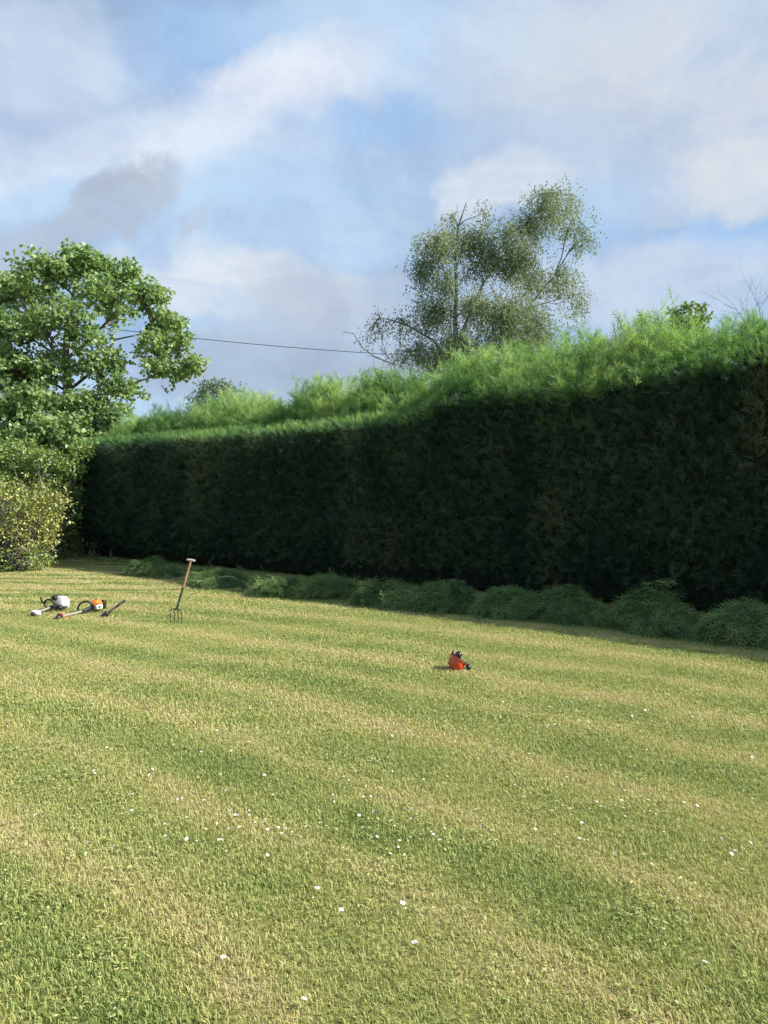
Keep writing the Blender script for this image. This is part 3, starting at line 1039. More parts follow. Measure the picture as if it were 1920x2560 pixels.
tree('birch_tree', 'tall loose grey-green tree with drooping sprays behind the middle of the hedge', 'tree', bb, b_pts,
     [.18, .16, .12, .095, .075, .055, .04, .02], b_lobes, M_BIRCHBARK, M_BIRCH, L_DIA, 0.08, 27, 0.36, 135, .08, .55, .6, .35, .009, None, .032,
     stems=[([tuple(pix(1138, 880, YB)), tuple(pix(1175, 780, YB)), tuple(pix(1210, 705, YB)), tuple(pix(1280, 610, YB)), tuple(pix(1345, 530, YB)), tuple(pix(1372, 475, YB))], .075),
            ([tuple(pix(1140, 960, YB)), tuple(pix(1230, 860, YB - .3)), tuple(pix(1310, 780, YB - .2)), tuple(pix(1385, 690, YB))], .08),
            ([tuple(pix(1138, 920, YB)), tuple(pix(1080, 850, YB)), tuple(pix(1010, 810, YB + .3)), tuple(pix(950, 795, YB + .5))], .06),
            ([tuple(pix(1140, 760, YB)), tuple(pix(1110, 680, YB)), tuple(pix(1085, 610, YB - .2))], .05)])

# grey-green treetop far behind, left of the middle
YF = 48.0
fb = pix(530, 0, YF); fb.z = 0
tree('distant_tree', 'small hazy grey-green treetop just right of the leafy tree, beyond the hedge', 'tree', fb,
     [(fb.x, YF, 0), tuple(pix(530, 1150, YF)), tuple(pix(532, 1030, YF)), tuple(pix(535, 985, YF))], .22,
     lobes_px([(535, 975, 46, 26, 0, 1.2), (500, 990, 36, 22, .5, 1), (575, 985, 40, 22, -.4, 1), (540, 1020, 70, 30, -.5, 1)], YF, 1.3),
     M_BIRCHBARK, M_BIRCH, L_DIA, .2, 14, .4, 30, .3, .35, .2, .4)

# broad-leaved top poking out of the hedge at the right
YT = 12.9
tb = pix(1730, 0, YT); tb.z = 0
tree('broadleaf_shrub', 'dark round-leaved shoots of a shrub poking above the hedge at its right', 'shrub', tb,
     [(tb.x, YT, 0), tuple(pix(1728, 1100, YT)), tuple(pix(1735, 900, YT)), tuple(pix(1738, 820, YT))], .07,
     lobes_px([(1682, 784, 14, 14, 0, 2.4), (1722, 776, 20, 16, -.1, 2.2), (1752, 774, 16, 14, .1, 2.0), (1700, 812, 34, 18, -.2, 2.0), (1745, 806, 26, 16, 0, 2.0), (1720, 840, 50, 26, -.2, 2)], YT, 1.2),
     M_SYCBARK, M_BUSH, L_OVAL, .085, 9, .09, 900, .3, .45, 0, .6, .008, None, .02)


def bare_branches(name, label, cat, base, stems, mat, depth_r=.02, forks=7, seed=1):
    root = thing(name, label, cat, base)
    base = np.asarray(base, float)
    r = np.random.default_rng(seed)
    tw = []
    for pts, rad in stems:
        pts = np.asarray(pts, float) - base
        MB().tube(pts, np.linspace(rad, rad * .3, len(pts)), 7).build('branch', mat, root)
        for _ in range(forks):
            k = r.integers(max(1, len(pts) // 3), len(pts))
            p = pts[k]
            d = nrm((pts[k] - pts[k - 1])[None])[0] + r.normal(0, .6, 3)
            L = r.uniform(.2, .55) * depth_r / .02
            e = p + nrm(d[None])[0] * L
            tw.append(tube_arrays(wiggle(p, e, 5, .06, 0.02, r), np.linspace(rad * .35, rad * .12, 5), 4, False))
            for _ in range(2):
                q = p + (e - p) * r.uniform(.4, .9)
                e2 = q + nrm(((e - p) + r.normal(0, .25, 3) * L * 2)[None])[0] * L * .5
                tw.append(tube_arrays(wiggle(q, e2, 4, .06, 0, r), np.linspace(rad * .2, rad * .08, 4), 4, False))
    v, t, c = join(tw)
    tag(link('twigs', np_mesh('twigs', v, t, mat, None, True), root), kind='stuff')
    return root


YD = 21.0
db = pix(1010, 0, YD); db.z = 0
P_ = lambda x, y, Y: tuple(pix(x, y, Y))
bare_branches('bare_branch', 'bare dead branches sticking out leftwards over the hedge below the birch', 'dead shrub', db,
              [([tuple(db), P_(1008, 1000, YD), P_(985, 912, YD), P_(935, 892, YD), P_(905, 868, YD + .2), P_(884, 835, YD + .2)], .035),
               ([P_(985, 912, YD), P_(965, 885, YD), P_(955, 850, YD - .2), P_(962, 830, YD - .2)], .014),
               ([P_(1000, 960, YD), P_(960, 930, YD), P_(935, 922, YD)], .016),
               ([P_(985, 912, YD), P_(1000, 870, YD), P_(1015, 840, YD)], .014)], M_DEADBARK, .028, 4, 3)
YR = 14.5
rb = pix(1890, 0, YR); rb.z = 0
Q_ = lambda x, y, Y: tuple(pix(x, y + 34, Y))
bare_branches('bare_sapling', 'leafless grey twigs above the hedge at the far right', 'dead shrub', rb,
              [([tuple(rb), Q_(1888, 1000, YR), Q_(1880, 850, YR), Q_(1862, 780, YR), Q_(1840, 742, YR), Q_(1808, 728, YR)], .010),
               ([Q_(1880, 850, YR), Q_(1902, 790, YR + .2), Q_(1896, 740, YR + .2), Q_(1930, 690, YR + .2)], .011),
               ([Q_(1884, 900, YR), Q_(1915, 830, YR), Q_(1940, 760, YR)], .016),
               ([Q_(1862, 780, YR), Q_(1850, 750, YR - .2), Q_(1822, 760, YR - .2)], .007),
               ([Q_(1862, 780, YR), Q_(1890, 730, YR), Q_(1880, 700, YR)], .007)], M_DEADBARK, .03, 5, 8)

# shrubs at the left edge
def shrub(name, label, base, lobes, mat, tmpl, leaf, per, cr, dens, stems=7, tone=.5, h=1.0, bark=M_DEADBARK, up=.5, sh=.7, sd=.2):
    root = thing(name, label, 'shrub', base)
    b0 = np.asarray(base, float)
    leaves, tw = [], []
    for (c, r, dn) in lobes:
        c = np.asarray(c, float) - b0
        r = np.broadcast_to(np.asarray(r, float), (3,))
        m = int(dens * dn * r[0] * r[1] ** .5 * r[2])
        u = nrm(rng.normal(size=(m, 3)))
        rad = (sh + (1 - sh) * rng.random(m)) * (1 + .34 * vnoise(u * 2.2 + c, 1.0, 9)) * np.where(rng.random(m) < .22, rng.uniform(1.05, 1.4, m), 1)
        e = c + u * r * rad[:, None]
        e = e[e[:, 2] > .06]
        leaves.append(clump_leaves(tmpl, e, cr * rng.uniform(.6, 1.2, len(e)), per, leaf, tone, up, sd, .1))
        for q in e[:max(4, len(e) // 6)]:
            s = np.array([rng.normal(0, .25), rng.normal(0, .25), rng.uniform(0, .5)])
            tw.append(tube_arrays(wiggle(s, q, 6, .05, .08), np.linspace(.014, .004, 6), 4, False))
    for _ in range(stems):
        a = rng.random() * 6.283
        MB().tube(wiggle((math.cos(a) * .15, math.sin(a) * .15, -.05), (math.cos(a) * .6 * h, math.sin(a) * .6 * h, h * rng.uniform(.8, 1.3)), 7, .04, .05), np.linspace(.032, .012, 7), 6).build('stem', bark, root)
    v, t, _ = join(tw)
    tag(link('twigs', np_mesh('twigs', v, t, bark, None, True), root), kind='stuff')
    v, t, c = join(leaves)
    tag(link('foliage', np_mesh('foliage', v, t, mat, c), root), kind='stuff')
    return root


YG = 18.3
gb = pix(40, 0, YG); gb.z = 0
shrub('golden_shrub', 'yellow-green leafy shrub on the lawn at the left edge', gb,
      lobes_px([(30, 1270, 120, 80, 0, 1), (110, 1260, 62, 60, .3, 1), (-60, 1300, 120, 110, .5, 1), (20, 1350, 110, 70, -.2, .8), (90, 1330, 60, 60, .2, .8)], YG, 1.1),
      M_GOLD, L_OVAL, .075, 9, .12, 520, 12, .45, sd=.28, sh=.5)
shrub('low_shrub', 'low dark green twiggy bush at the foot of the yellow-green shrub', Vector((pix(50, 0, 17.9).x, 17.9, 0)),
      lobes_px([(40, 1400, 80, 26, 0, 1.2), (-30, 1395, 70, 36, .2, 1), (92, 1405, 30, 24, .1, .8)], 17.9, 1.2),
      M_BUSH, L_OVAL, .07, 7, .10, 700, 8, .45, .35)
YH = 21.5
hb = pix(100, 0, YH); hb.z = 0
shrub('green_shrub', 'taller green shrub between the yellow-green shrub and the leafy tree', hb,
      lobes_px([(110, 1150, 50, 30, 0, 1.6), (50, 1128, 60, 34, .3, 1.4), (175, 1165, 40, 32, .2, 1.6), (200, 1118, 34, 26, .4, 1.6), (20, 1180, 80, 50, .2, 1), (150, 1210, 60, 50, .3, 1.1), (-50, 1180, 100, 90, 0, 1), (60, 1230, 110, 80, .5, .8), (140, 1260, 60, 80, .6, .6), (160, 1330, 46, 60, .9, .9), (120, 1385, 60, 36, .9, 1.0), (185, 1375, 30, 40, 1.1, 1.0)], YH, 1.1),  # last three lobes added to fill and shade the gap by the hedge end
      M_BUSH, L_OVAL, .105, 10, .13, 340, 7, .55, 1.6, sh=.45)

# seedling in the gap at the hedge's foot, sunlit leaves painted by pale colour
sb = gpix(228, 1398)
shrub('sunlit_tint_seedling', 'small seedling, its sunlit leaves painted pale, in the dark gap at the left foot of the hedge', sb,
      [((sb.x - .18, sb.y, .42), (.10, .08, .12), 1.0), ((sb.x + .12, sb.y, .36), (.10, .08, .13), 1.0), ((sb.x + .34, sb.y, .5), (.06, .06, .12), .8)],
      M_GOLD, L_OVAL, .12, 4, .06, 500, 2, .55, .3)
# weed sprig in the shade edge
wb = gpix(608, 1478)
shrub('weed', 'light green weed sprig standing at the edge of the hedge shadow', wb,
      [((wb.x - .10, wb.y, .10), (.09, .06, .05), 1.0), ((wb.x + .08, wb.y, .16), (.09, .06, .08), 1.0), ((wb.x, wb.y, .08), (.14, .08, .05), .7)],
      M_BUSH, L_OVAL, .055, 4, .04, 900, 4, .75, .12)


# ------------------------------------------------------------------ heaps of clippings along the hedge foot
def heap(px, base_py, w, h, label, n=900, up=.1):
    g = gpix(px, base_py)
    w *= .80
    h *= .98
    c = np.array([g.x, g.y]) - HN * .46
    root = thing('clippings_heap', label, 'clippings', (c[0], c[1], 0), math.atan2(HD[1], HD[0]), 'heaps of clippings along the hedge foot')
    a = rng.random(n) * 6.283
    rr = np.sqrt(rng.random(n))
    wz = 1 + .22 * np.sin(a * 3 + rng.random() * 6)
    x, y = np.cos(a) * rr * w * wz, np.sin(a) * rr * .48 * wz
    lump = 1 + .42 * vnoise(np.stack([x, y, 0 * x + px], 1), 3.2, 2) + .18 * vnoise(np.stack([x, y, 0 * x + px], 1), 7.0, 5)
    top = h * np.sqrt(np.clip(1 - rr ** 2, 0, 1)) * lump
    z = top * rng.uniform(.25, 1.0, n) ** .35 + .02
    P = np.stack([x, y, z], 1)
    nor = nrm(np.stack([x / w ** 2, y / (.48) ** 2, z / h ** 2 + .4], 1))
    d = np.stack([x / w + rng.normal(0, .8, n), y / .5 + rng.normal(0, .8, n), rng.normal(up * .6 - .15, .30, n)], 1)
    d = d - nor * np.sum(d * nor, 1, keepdims=True) * .8
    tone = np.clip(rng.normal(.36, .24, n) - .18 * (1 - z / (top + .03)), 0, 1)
    v, t, cc = scatter(FRG[0], FRG[1], P, frames(d, None, nor + rng.normal(0, .6, (n, 3))), rng.uniform(.12, .32, n), tone, FRG[2])
    tag(link('sprays', np_mesh('sprays', v, t, M_CLIP, cc), root), kind='stuff')
    tw = []
    for k in range(10):
        i = rng.integers(0, n)
        dd = d[i] / np.linalg.norm(d[i])
        tw.append(tube_arrays(wiggle(P[i] - dd * .2, P[i] + dd * rng.uniform(.05, .16), 5, .04), np.linspace(.006, .002, 5), 4, False))
    v, t, _ = join(tw)
    tag(link('twigs', np_mesh('twigs', v, t, M_TWIG, None, True), root), kind='stuff')
    return root


heap(1842, 1618, .62, .46, 'rightmost heap of cut conifer sprays at the hedge foot')
heap(1605, 1590, .58, .44, 'rounded heap of clippings, second from the right under the hedge')
heap(1366, 1563, .72, .40, 'wide heap of clippings, third from the right, behind the orange helmet to its right')
heap(1230, 1550, .62, .38, 'clippings heap just left of the wide one, up and right of the orange helmet')
heap(1060, 1535, .70, .36, 'green clippings heap directly beyond the orange helmet')
heap(930, 1522, .62, .34, 'clippings heap just left of the one beyond the helmet')
heap(765, 1498, .60, .42, 'clippings heap topped by tall upright sprays near the middle of the hedge', 1000, .8)
heap(640, 1492, .72, .34, 'low clippings heap behind the light green weed sprig')
heap(490, 1470, .80, .34, 'clippings heap in the shade behind the garden fork handle')
heap(340, 1444, .90, .34, 'leftmost wide heap of clippings left of the garden fork')


def build_litter():
    """thin layer of loose cut sprays between the heaps"""
    n = 850
    s = rng.uniform(-5, 19.3, n)
    off = np.abs(rng.normal(.55, .42, n))
    P = hw(s, -off, .02 + .09 * rng.random(n) * np.clip(1.1 - off, .1, 1))
    d = np.stack([rng.normal(0, 1, n), rng.normal(0, 1, n), rng.normal(.15, .25, n)], 1)
    v, t, c = scatter(FRL[0], FRL[1], P, frames(d), rng.uniform(.12, .30, n), np.clip(rng.normal(.4, .2, n), 0, 1), FRL[2])
    o = link('hedge_clippings', np_mesh('hedge_clippings', v, t, M_CLIP, c))
    tag(o, 'loose green cuttings strewn along the hedge foot', 'clippings', kind='stuff')


build_litter()

# ------------------------------------------------------------------ overhead cable
cp = []
A_, B_ = pix(330, 829, 30), pix(1130, 894, 34)
for q in np.linspace(-0.55, 1.25, 40):
    p = A_ + (B_ - A_) * q
    p.z -= .55 * 4 * q * (1 - q) * .25
    cp.append(tuple(p))
cable = MB().tube(cp, .014, 6).build('overhead_cable', principled('black_cable', (.03, .03, .035), .6), None)
tag(cable, 'thin dark overhead cable crossing the sky from the leafy tree to the birch', 'cable')

# ------------------------------------------------------------------ garden fork
M_WOOD = bark_mat('worn_ash_wood', (0.30, 0.17, 0.10), (0.42, 0.27, 0.17), 14.0, .3)
M_TWOOD = bark_mat('bleached_handle_wood', (0.36, 0.28, 0.235), (0.50, 0.40, 0.35), 14.0, .3)
M_GREENPAINT = principled('green_painted_steel', (0.05, 0.075, 0.035), .5, .5, .2, .2, 60, .5, 20)
M_STEEL = principled('dull_dark_steel', (0.06, 0.062, 0.055), .5, .5, .6, .2, 60, .4, 20)


def build_fork():
    b = gpix(438, 1556)
    root = thing('garden_fork', 'wooden T-handled garden fork standing upright in the lawn', 'garden fork', b)
    k = b.y / F
    top = np.array([(475 - 438) * k, .05, (1556 - 1401) * k])
    neck = np.array([(441 - 438) * k, 0.0, (1556 - 1523) * k])
    ax = (top - neck) / np.linalg.norm(top - neck)
    mid = neck + (top - neck) * .42
    MB().tube([mid, neck + (top - neck) * .7, top], [.0165, .0155, .016], 12).build('shaft', M_WOOD, root)
    MB().tube([neck - ax * .01, neck + (top - neck) * .12, neck + (top - neck) * .36, mid + ax * .01], [.017, .015, .0165, .0185], 12).build('socket', M_GREENPAINT, root)
    t = np.array([.98, .12, -.16]); t /= np.linalg.norm(t)
    g = [top + t * q + ax * (-.004 * abs(q) / .05) for q in (-.058, -.04, 0, .04, .058)]
    MB().tube(g, [.013, .0175, .016, .0175, .013], 12).build('grip', M_TWOOD, root)
    side = np.array([1, .05, -.12]); side /= np.linalg.norm(side)
    for q, f in ((-.083, 1), (-.028, .4), (.028, .4), (.083, 1)):
        s0 = neck + side * q * .25
        sh = neck + side * q * .92 - ax * .012 - ax * .03 * f * .2
        e = np.array([neck[0], 0, 0]) + side * q - np.array([.012, 0, .06 + .012])
        e[2] = -.07
        m1 = sh + (e - sh) * .22
        pts = [neck + side * q * .1, s0 - ax * .001, neck + side * q * .60 - ax * .006, neck + side * q * .84 - ax * .022, neck + side * q * .97 - ax * .05, m1, sh + (e - sh) * .6, e]
        MB().tube(pts, [.008, .008, .0078, .0075, .007, .0065, .006, .003], 8).build('tine', M_STEEL, root)
    return root


build_fork()

# ------------------------------------------------------------------ garden machines on the lawn
M_WHITE = principled('white_plastic', (.74, .73, .70), .35, .5, 0, 0, 40, .06)
M_BLACK = principled('black_plastic', (.018, .018, .020), .42, .5, 0, .1, 80, .3)
M_ORANGE = principled('orange_plastic', (.80, .20, .03), .35, .5, 0, 0, 40, .1)
M_ALU = principled('pale_shaft_metal', (.58, .58, .56), .35, .5, .6, 0, 40, .1)
M_GLOSS = principled('glossy_black_plastic', (.02, .02, .022), .2, .6, 0, 0, 40, .2)
M_GREY = principled('grey_engine_metal', (.12, .12, .12), .45, .5, .5, .2, 60, .3)


def place(root, p0, p1):
    """local +X runs from p0 (engine) to p1 (working end)"""
    d = Vector(p1) - Vector(p0)
    root.location = p0
    root.rotation_euler = (0, 0, math.atan2(d.y, d.x))
    root.scale = (.82, .82, .82)
    return d.length / .82


def machine_white():
    root = thing('grass_trimmer', 'white and black petrol trimmer with a white guard, the left machine on the lawn', 'garden trimmer')
    L = place(root, gpix(150, 1526), gpix(86, 1541))
    MB().rbox((-.02, 0, .165), (.17, .20, .19), .22, (0, R(-10), 0), .92).rbox((-.10, 0, .12), (.05, .22, .18), .3, (0, R(-6), 0)).build('engine_cover', M_WHITE, root)
    MB().rbox((.035, -.085, .235), (.13, .11, .085), .3, (0, R(12), 0)).build('air_filter_cover', M_BLACK, root)
    MB().rbox((.03, 0, .055), (.20, .17, .085), .3).build('fuel_tank', M_BLACK, root)
    MB().rbox((-.125, .01, .13), (.014, .13, .11), .2).build('starter_grille', M_GREY, root)
    MB().tube([(.09, 0, .12), (L * .5, 0, .09), (L - .02, 0, .06)], [.014, .0135, .013], 12).build('shaft', M_ALU, root)
    MB().tube([(.10, 0, .115), (.18, 0, .108), (.30, 0, .10), (.34, 0, .10)], [.026, .030, .027, .020], 12).rbox((.2, 0, .07), (.06, .02, .06), .3).build('throttle_grip', M_BLACK, root)
    c = (.30, -.02, .155)
    ring = [(c[0] + .02 * math.sin(a), c[1] - .105 * math.cos(a) * .95, c[2] + .085 * math.sin(a)) for a in np.linspace(R(-60), R(240), 22)]
    MB().tube(ring, .018, 10).rbox((.30, -.01, .095), (.06, .05, .045), .3).build('loop_handle', M_BLACK, root)
    MB().tube([(.30, -.11, .15), (.335, -.14, .20), (.35, -.155, .24), (.355, -.165, .285)], [.016, .016, .014, .017], 10).build('barrier_bar', M_BLACK, root)
    # guard: curved white shell behind the head
    pts_o, rings = [], []
    for a in np.linspace(R(-70), R(70), 11):
        ca, sa = math.cos(a), math.sin(a)
        cx, cy = L - .01, 0
        r0, r1 = .03, .105
        rings.append([(cx + r0 * ca - .05, cy + r0 * sa, .105), (cx + r1 * ca - .05, cy + r1 * sa, .092), (cx + r1 * ca - .05, cy + r1 * sa, .015), (cx + (r1 - .006) * ca - .05, cy + (r1 - .006) * sa, .015),
                      (cx + (r1 - .008) * ca - .05, cy + (r1 - .008) * sa, .085), (cx + r0 * ca - .05, cy + r0 * sa, .097)])
    MB().loft(rings).build('guard', M_WHITE, root, None, False)
    MB().ellipsoid((L + .05, 0, .045), (.045, .045, .035)).build('trimmer_head', M_BLACK, root)
    return root


def machine_orange():
    root = thing('hedge_trimmer', 'orange and white petrol trimmer with a big black loop handle lying on the lawn', 'garden trimmer')
    L = place(root, gpix(240, 1530), gpix(150, 1547))
    MB().rbox((.0, 0, .175), (.19, .19, .10), .35, (0, R(-8), 0), .8).rbox((.07, 0, .15), (.07, .12, .07), .3).build('engine_cover', M_ORANGE, root)
    MB().ellipsoid((.0, 0, .228), (.035, .03, .014)).build('filler_cap', M_BLACK, root)
    MB().rbox((-.005, 0, .095), (.17, .18, .10), .25).build('side_panel', M_WHITE, root)
    MB().tube([(.02, .086, .10), (.02, .098, .10)], [.026, .024], 16).build('recoil_badge', M_GREY, root)
    MB().rbox((-.125, 0, .125), (.085, .19, .16), .25, (0, R(-5), 0)).build('rear_cowl', M_BLACK, root)
    for k in range(4):
        MB().rbox((-.1685, 0, .08 + k * .028), (.008, .13, .010), .3).build('vent_slot', M_GREY, root)
    MB().tube([(.08, 0, .10), (.20, 0, .085), (.30, 0, .065), (.36, 0, .055)], [.03, .034, .028, .022], 12).rbox((.20, 0, .05), (.10, .035, .05), .3).build('throttle_grip', M_BLACK, root)
    c = (.22, -.04, .09)
    lp = [(c[0] + .11 * math.cos(a) * .75, c[1] - .10 * math.cos(a), c[2] + .125 * math.sin(a)) for a in np.linspace(R(-15), R(205), 22)]
    MB().tube(lp, .019, 10).rbox((.33, .02, .06), (.07, .06, .045), .3).build('loop_handle', M_BLACK, root)
    MB().tube([(.34, 0, .056), (L * .8, 0, .04), (L - .03, 0, .035)], [.0145, .014, .0135], 12).build('shaft', M_ALU, root)
    MB().rbox((L - .02, 0, .05), (.05, .11, .085), .25, (0, R(15), 0)).build('gear_guard', M_ORANGE, root)
    MB().loft([[(L + .0, -.05, .01), (L + .0, .05, .01), (L + .0, .05, .09), (L + .0, -.05, .09)],
               [(L + .12, -.03, .005), (L + .12, .03, .005), (L + .12, .03, .02), (L + .12, -.03, .02)]]).build('cutter_foot', M_BLACK, root, None, False)
    return root


def cutter_bar():
    b = gpix(262, 1543)
    root = thing('cutter_bar', 'black toothed cutter bar propped at a slant, right of the orange trimmer', 'cutter bar', b)
    k = b.y / F
    p0 = np.array([0, 0, .035])
    p1 = np.array(pix(313, 1501, b.y + .35)) - np.array(b)
    ax = (p1 - p0) / np.linalg.norm(p1 - p0)
    L = np.linalg.norm(p1 - p0)
    sd = nrm(np.cross(ax, [0, -1, .2])[None])[0]
    nn = np.cross(sd, ax)
    MB().rbox(tuple(p0), (.10, .08, .07), .3, (0, R(-35), R(20))).build('gear_case', M_BLACK, root)
    MB().rbox(tuple(p0 + np.array([-.06, 0, -.01])), (.03, .04, .035), .3).build('coupling', M_ALU, root)

    def slab(a0, a1, w, th):
        r = []
        for q in (a0, a1):
            c = p0 + ax * q
            r.append([c + sd * w + nn * th, c - sd * w + nn * th, c - sd * w - nn * th, c + sd * w - nn * th])
        return r
    MB().loft(slab(.02, L * .55, .008, .006)).loft(slab(L * .55, L * .9, .014, .007)).loft(slab(L * .9, L, .008, .005)).build('blade', M_BLACK, root, None, False)
    teeth = MB()
    for q in np.linspace(L * .2, L * .95, 12):
        for sg in (1, -1):
            c = p0 + ax * q
            teeth.loft([[c + sd * sg * .010 + ax * .012 + nn * .003, c + sd * sg * .010 - ax * .012 + nn * .003, c + sd * sg * .010 - ax * .012 - nn * .003, c + sd * sg * .010 + ax * .012 - nn * .003],
                        [c + sd * sg * .020 + ax * .005 + nn * .002, c + sd * sg * .020 - ax * .005 + nn * .002, c + sd * sg * .020 - ax * .005 - nn * .002, c + sd * sg * .020 + ax * .005 - nn * .002]])
    teeth.build('teeth', M_STEEL, root, None, False)


machine_white()
machine_orange()
cutter_bar()


# ------------------------------------------------------------------ orange safety helmet lying on its side
def helmet():
    b = gpix(1143, 1676)
    root = thing('safety_helmet', 'orange hard hat with black ear defenders tipped over on the lawn', 'helmet', b)
    k = b.y / F                                     # metres per photograph pixel here
    shell = principled('orange_helmet_shell', (.52, .062, .026), .34, .5, 0, 0, 40, .06)
    harness = principled('pale_harness', (.45, .36, .28), .6)
    # opening axis: up, to the right and a little away
    o = Vector((.60, .22, .77)).normalized()
    # brim-to-brim axis shown in the picture plane
    e1 = Vector((.77, .0, -.64)); e1 = (e1 - o * e1.dot(o)).normalized()
    e2 = o.cross(e1)
    rx, ry, dep = .084, .086, .116
    C = Vector((.004, .0, .098))
    n = 28
    A = np.linspace(0, 2 * np.pi, n, endpoint=False)

    def ring(scale, h, ex=0.0):
        sk = e1 * (.34 * max(0.0, -h))
        return [tuple(C + sk + e1 * (math.cos(a) * (rx * scale + ex * max(0, math.cos(a)) ** 2)) + e2 * (math.sin(a) * ry * scale) + o * h) for a in A]
    rings = []
    for q in np.linspace(.10, 1, 9):                # outside, crown to rim
        ph = q * math.pi / 2
        rings.append(ring(math.sin(ph) ** .85, -dep * math.cos(ph)))
    rings += [ring(1.02, .002, .006), ring(1.06, .004, .028), ring(1.06, .009, .028), ring(1.0, .010, .0)]
    for q in np.linspace(.97, .10, 8):              # inside
        ph = q * math.pi / 2
        rings.append(ring(math.sin(ph) ** .85 * .95, -dep * .95 * math.cos(ph)))
    MB().loft(rings).build('shell', shell, root)
    # raised rib over the crown
    rib = [tuple(C + e1 * (.34 * dep * math.sin(a)) + e1 * (math.cos(a) * rx * 1.015) - o * (math.sin(a) * dep * 1.015)) for a in np.linspace(R(12), R(168), 16)]
    MB().tube(rib, [.006] + [.009] * 14 + [.006], 8).build('crown_rib', shell, root)
    band = [tuple(C + e1 * (math.cos(a) * rx * .86) + e2 * (math.sin(a) * ry * .86) - o * .012) for a in np.linspace(0, 2 * np.pi, 25)]
    MB().tube(band, .009, 6).build('headband', harness, root)
    for a0 in (0, 1.05, 2.1):
        st = [tuple(C + (e1 * math.cos(a0) * rx + e2 * math.sin(a0) * ry) * math.cos(t) * .86 - o * (.012 + .075 * math.sin(t))) for t in np.linspace(0, math.pi, 11)]
        MB().tube(st, .006, 6).build('harness_strap', harness, root)

    def P(px, py, dy=0.0):
        y = b.y + dy
        return np.array(pix(px, py, y)) - np.array([b.x, b.y, 0.0])
    # ear defenders: one folded inside above the rim, one outside on the grass
    c1 = P(1147, 1637, .03)
    MB().ellipsoid(tuple(c1), (.034, .044, .034), (0, R(25), 0)).ellipsoid(tuple(c1 + np.array([-.014, .0, -.03])), (.040, .04, .034), (0, R(25), 0)).build('ear_defender', M_GLOSS, root)
    MB().tube([tuple(c1 + np.array([-.012, .0, -.01])), tuple(c1 + np.array([-.045, .0, -.012])), tuple(c1 + np.array([-.062, 0, -.035]))], [.014, .018, .012], 8).build('ear_cup_arm', M_BLACK, root)
    c2 = P(1172, 1670, -.02); c2[2] = .034
    MB().ellipsoid(tuple(c2), (.028, .040, .032), (0, R(-30), 0)).build('ear_defender', M_GLOSS, root)
    MB().tube([tuple(P(1155, 1654, .04)), tuple(P(1161, 1653, .05)), tuple(P(1166, 1660, .05)), tuple(c2 + np.array([-.01, .03, .02]))], [.007, .010, .010, .007], 8).build('ear_cup_arm', M_BLACK, root)
    # folded black visor edge rising at the left and bent round the back
    MB().loft([[tuple(P(1128, 1640, .05)), tuple(P(1136, 1640, .05)), tuple(P(1136, 1640, .09)), tuple(P(1128, 1640, .09))],
               [tuple(P(1130, 1632, .05)), tuple(P(1135, 1632, .05)), tuple(P(1135, 1632, .08)), tuple(P(1130, 1632, .08))],
               [tuple(P(1132, 1626, .06)), tuple(P(1134, 1626, .06)), tuple(P(1134, 1626, .07)), tuple(P(1132, 1626, .07))]]).build('visor_tip', M_BLACK, root)
    MB().tube([tuple(P(1131, 1641, .06)), tuple(P(1125, 1649, .07)), tuple(P(1123, 1658, .07)), tuple(P(1126, 1667, .06))], [.010, .012, .011, .007], 8).build('visor_frame', M_BLACK, root)


helmet()


# ------------------------------------------------------------------ daisies and clover heads in the lawn
def daisy_mesh(name, seed, npet=12, rad=.012, h=.035):
    r = np.random.default_rng(seed)
    v, t, mi = [], [], []
    c = np.array([r.normal(0, .004), r.normal(0, .004), h])
    tilt = np.array(Matrix.Rotation(r.normal(0, .35), 3, 'X') @ Matrix.Rotation(r.normal(0, .35), 3, 'Y'))

    def add(pts, tris, m):
        o = len(v)
        v.extend(pts)
        for q in tris:
            t.append(tuple(i + o for i in q)); mi.append(m)
    for k in range(npet):
        a = k * 6.283 / npet + r.normal(0, .06)
        ca, sa = math.cos(a), math.sin(a)
        w = .26 * rad * 1.4
        pts = np.array([[ca * rad * .25, sa * rad * .25, 0], [ca * rad * .7 - sa * w, sa * rad * .7 + ca * w, .0015], [ca * rad, sa * rad, .003 * r.random()], [ca * rad * .7 + sa * w, sa * rad * .7 - ca * w, .0015]])
        add([tuple(c + tilt @ p) for p in pts], [(0, 3, 2), (0, 2, 1)], 0)
    ring = [np.array([math.cos(a) * rad * .36, math.sin(a) * rad * .36, .002]) for a in np.linspace(0, 6.283, 7)[:-1]]
    add([tuple(c + tilt @ p) for p in ring] + [tuple(c + tilt @ np.array([0, 0, .005]))], [(i, (i + 1) % 6, 6) for i in range(6)], 1)
    add([(-.0009, 0, 0), (.0009, 0, 0), (c[0], c[1], c[2])], [(0, 1, 2)], 2)
    add([(0, -.0009, 0), (0, .0009, 0), (c[0], c[1], c[2])], [(0, 1, 2)], 2)
    me = np_mesh(name, np.array(v), np.array(t), M_PETAL)
    me.materials.append(M_DISC)
    me.materials.append(M_BUSH)
    me.polygons.foreach_set('material_index', np.array(mi, dtype=np.int32))
    return me


M_PETAL = principled('white_petal', (.80, .80, .76), .6, .3, 0, 0, 40, .05)
M_DISC = principled('yellow_flower_disc', (.62, .50, .20), .7, .3)


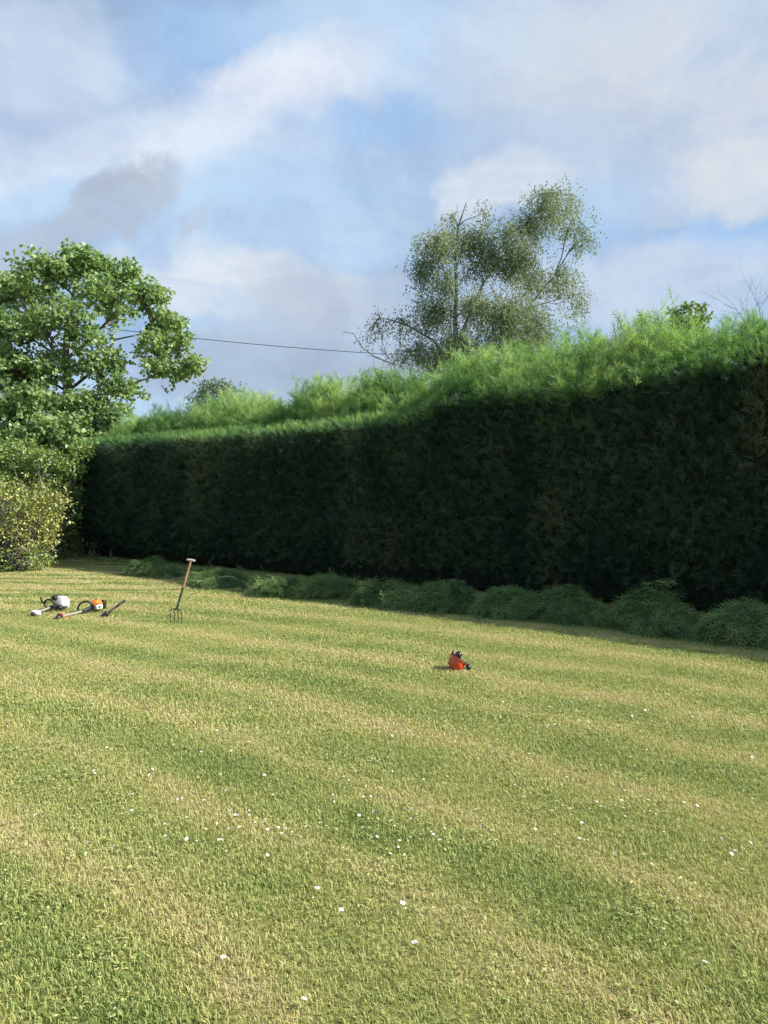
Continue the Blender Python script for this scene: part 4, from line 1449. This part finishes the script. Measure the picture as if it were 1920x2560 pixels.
def build_daisies():
    meshes = [daisy_mesh('daisy', 70 + i, 11 + i % 3, .0105 + .0012 * (i % 3), .034 + .004 * (i % 4)) for i in range(6)]
    grp = 'white daisies dotted over the lawn'
    own = [((758, 2534), 'white daisy nearest the camera, at the bottom edge left of centre'),
           ((555, 2428), 'left one of two white daisies close together low at left'),
           ((610, 2420), 'right one of two white daisies close together low at left'),
           ((850, 2311), 'white daisy alone in a green tuft right below the middle of the near lawn'),
           ((1007, 2285), 'white daisy on the near lawn straight below the orange helmet, slightly left'),
           ((1034, 2389), 'white daisy in the straw-coloured band low in the centre'),
           ((1768, 2438), 'white daisy low at the right edge of the near lawn'),
           ((792, 2248), 'white daisy at the lower end of the left green band'),
           ((1632, 2190), 'large white daisy in the right half where the turf turns coarse'),
           ((1326, 1838), 'bright single daisy in mid lawn, right of and nearer than the orange helmet')]
    for i, ((px, py), lab) in enumerate(own):
        o = link('daisy', meshes[i % 6], None, gpix(px, py))
        o.rotation_euler = (0, 0, rng.random() * 6.28)
        o.scale = (1.0,) * 3
        tag(o, lab, 'daisy', grp)
    cl = [(590, 2040, 130, 40, 26), (470, 2105, 120, 30, 20), (780, 2065, 160, 40, 22), (1230, 1800, 140, 22, 26), (1490, 1800, 150, 18, 34), (1380, 1765, 200, 14, 16),
          (1660, 2010, 150, 60, 30), (1480, 2060, 160, 50, 26), (1850, 2120, 90, 50, 14), (1040, 2050, 140, 40, 16), (980, 2130, 80, 20, 8), (1250, 2000, 160, 60, 14),
          (330, 1990, 120, 40, 16), (620, 1790, 120, 50, 18), (820, 1880, 300, 60, 20), (1100, 1880, 300, 80, 20), (450, 1640, 160, 40, 16), (1700, 1900, 200, 60, 14), (150, 1900, 150, 120, 16)]
    n = 0
    spots = [(rng.normal(cx, sx * .8), rng.normal(cy, sy * 1.1)) for (cx, cy, sx, sy, k) in cl for _ in range(k)]
    random.shuffle(spots)
    for px, py in spots:
            if n >= 285 or not (0 < px < 1920):
                continue
            o = link('daisy', meshes[n % 6], None, gpix(px, py))
            o.rotation_euler = (0, 0, rng.random() * 6.28)
            o.scale = (rng.uniform(.5, .85) * (.8 + .03 * o.location.y),) * 3
            tag(o, 'small white daisy among many in the mown lawn', 'daisy', grp)
            n += 1


build_daisies()
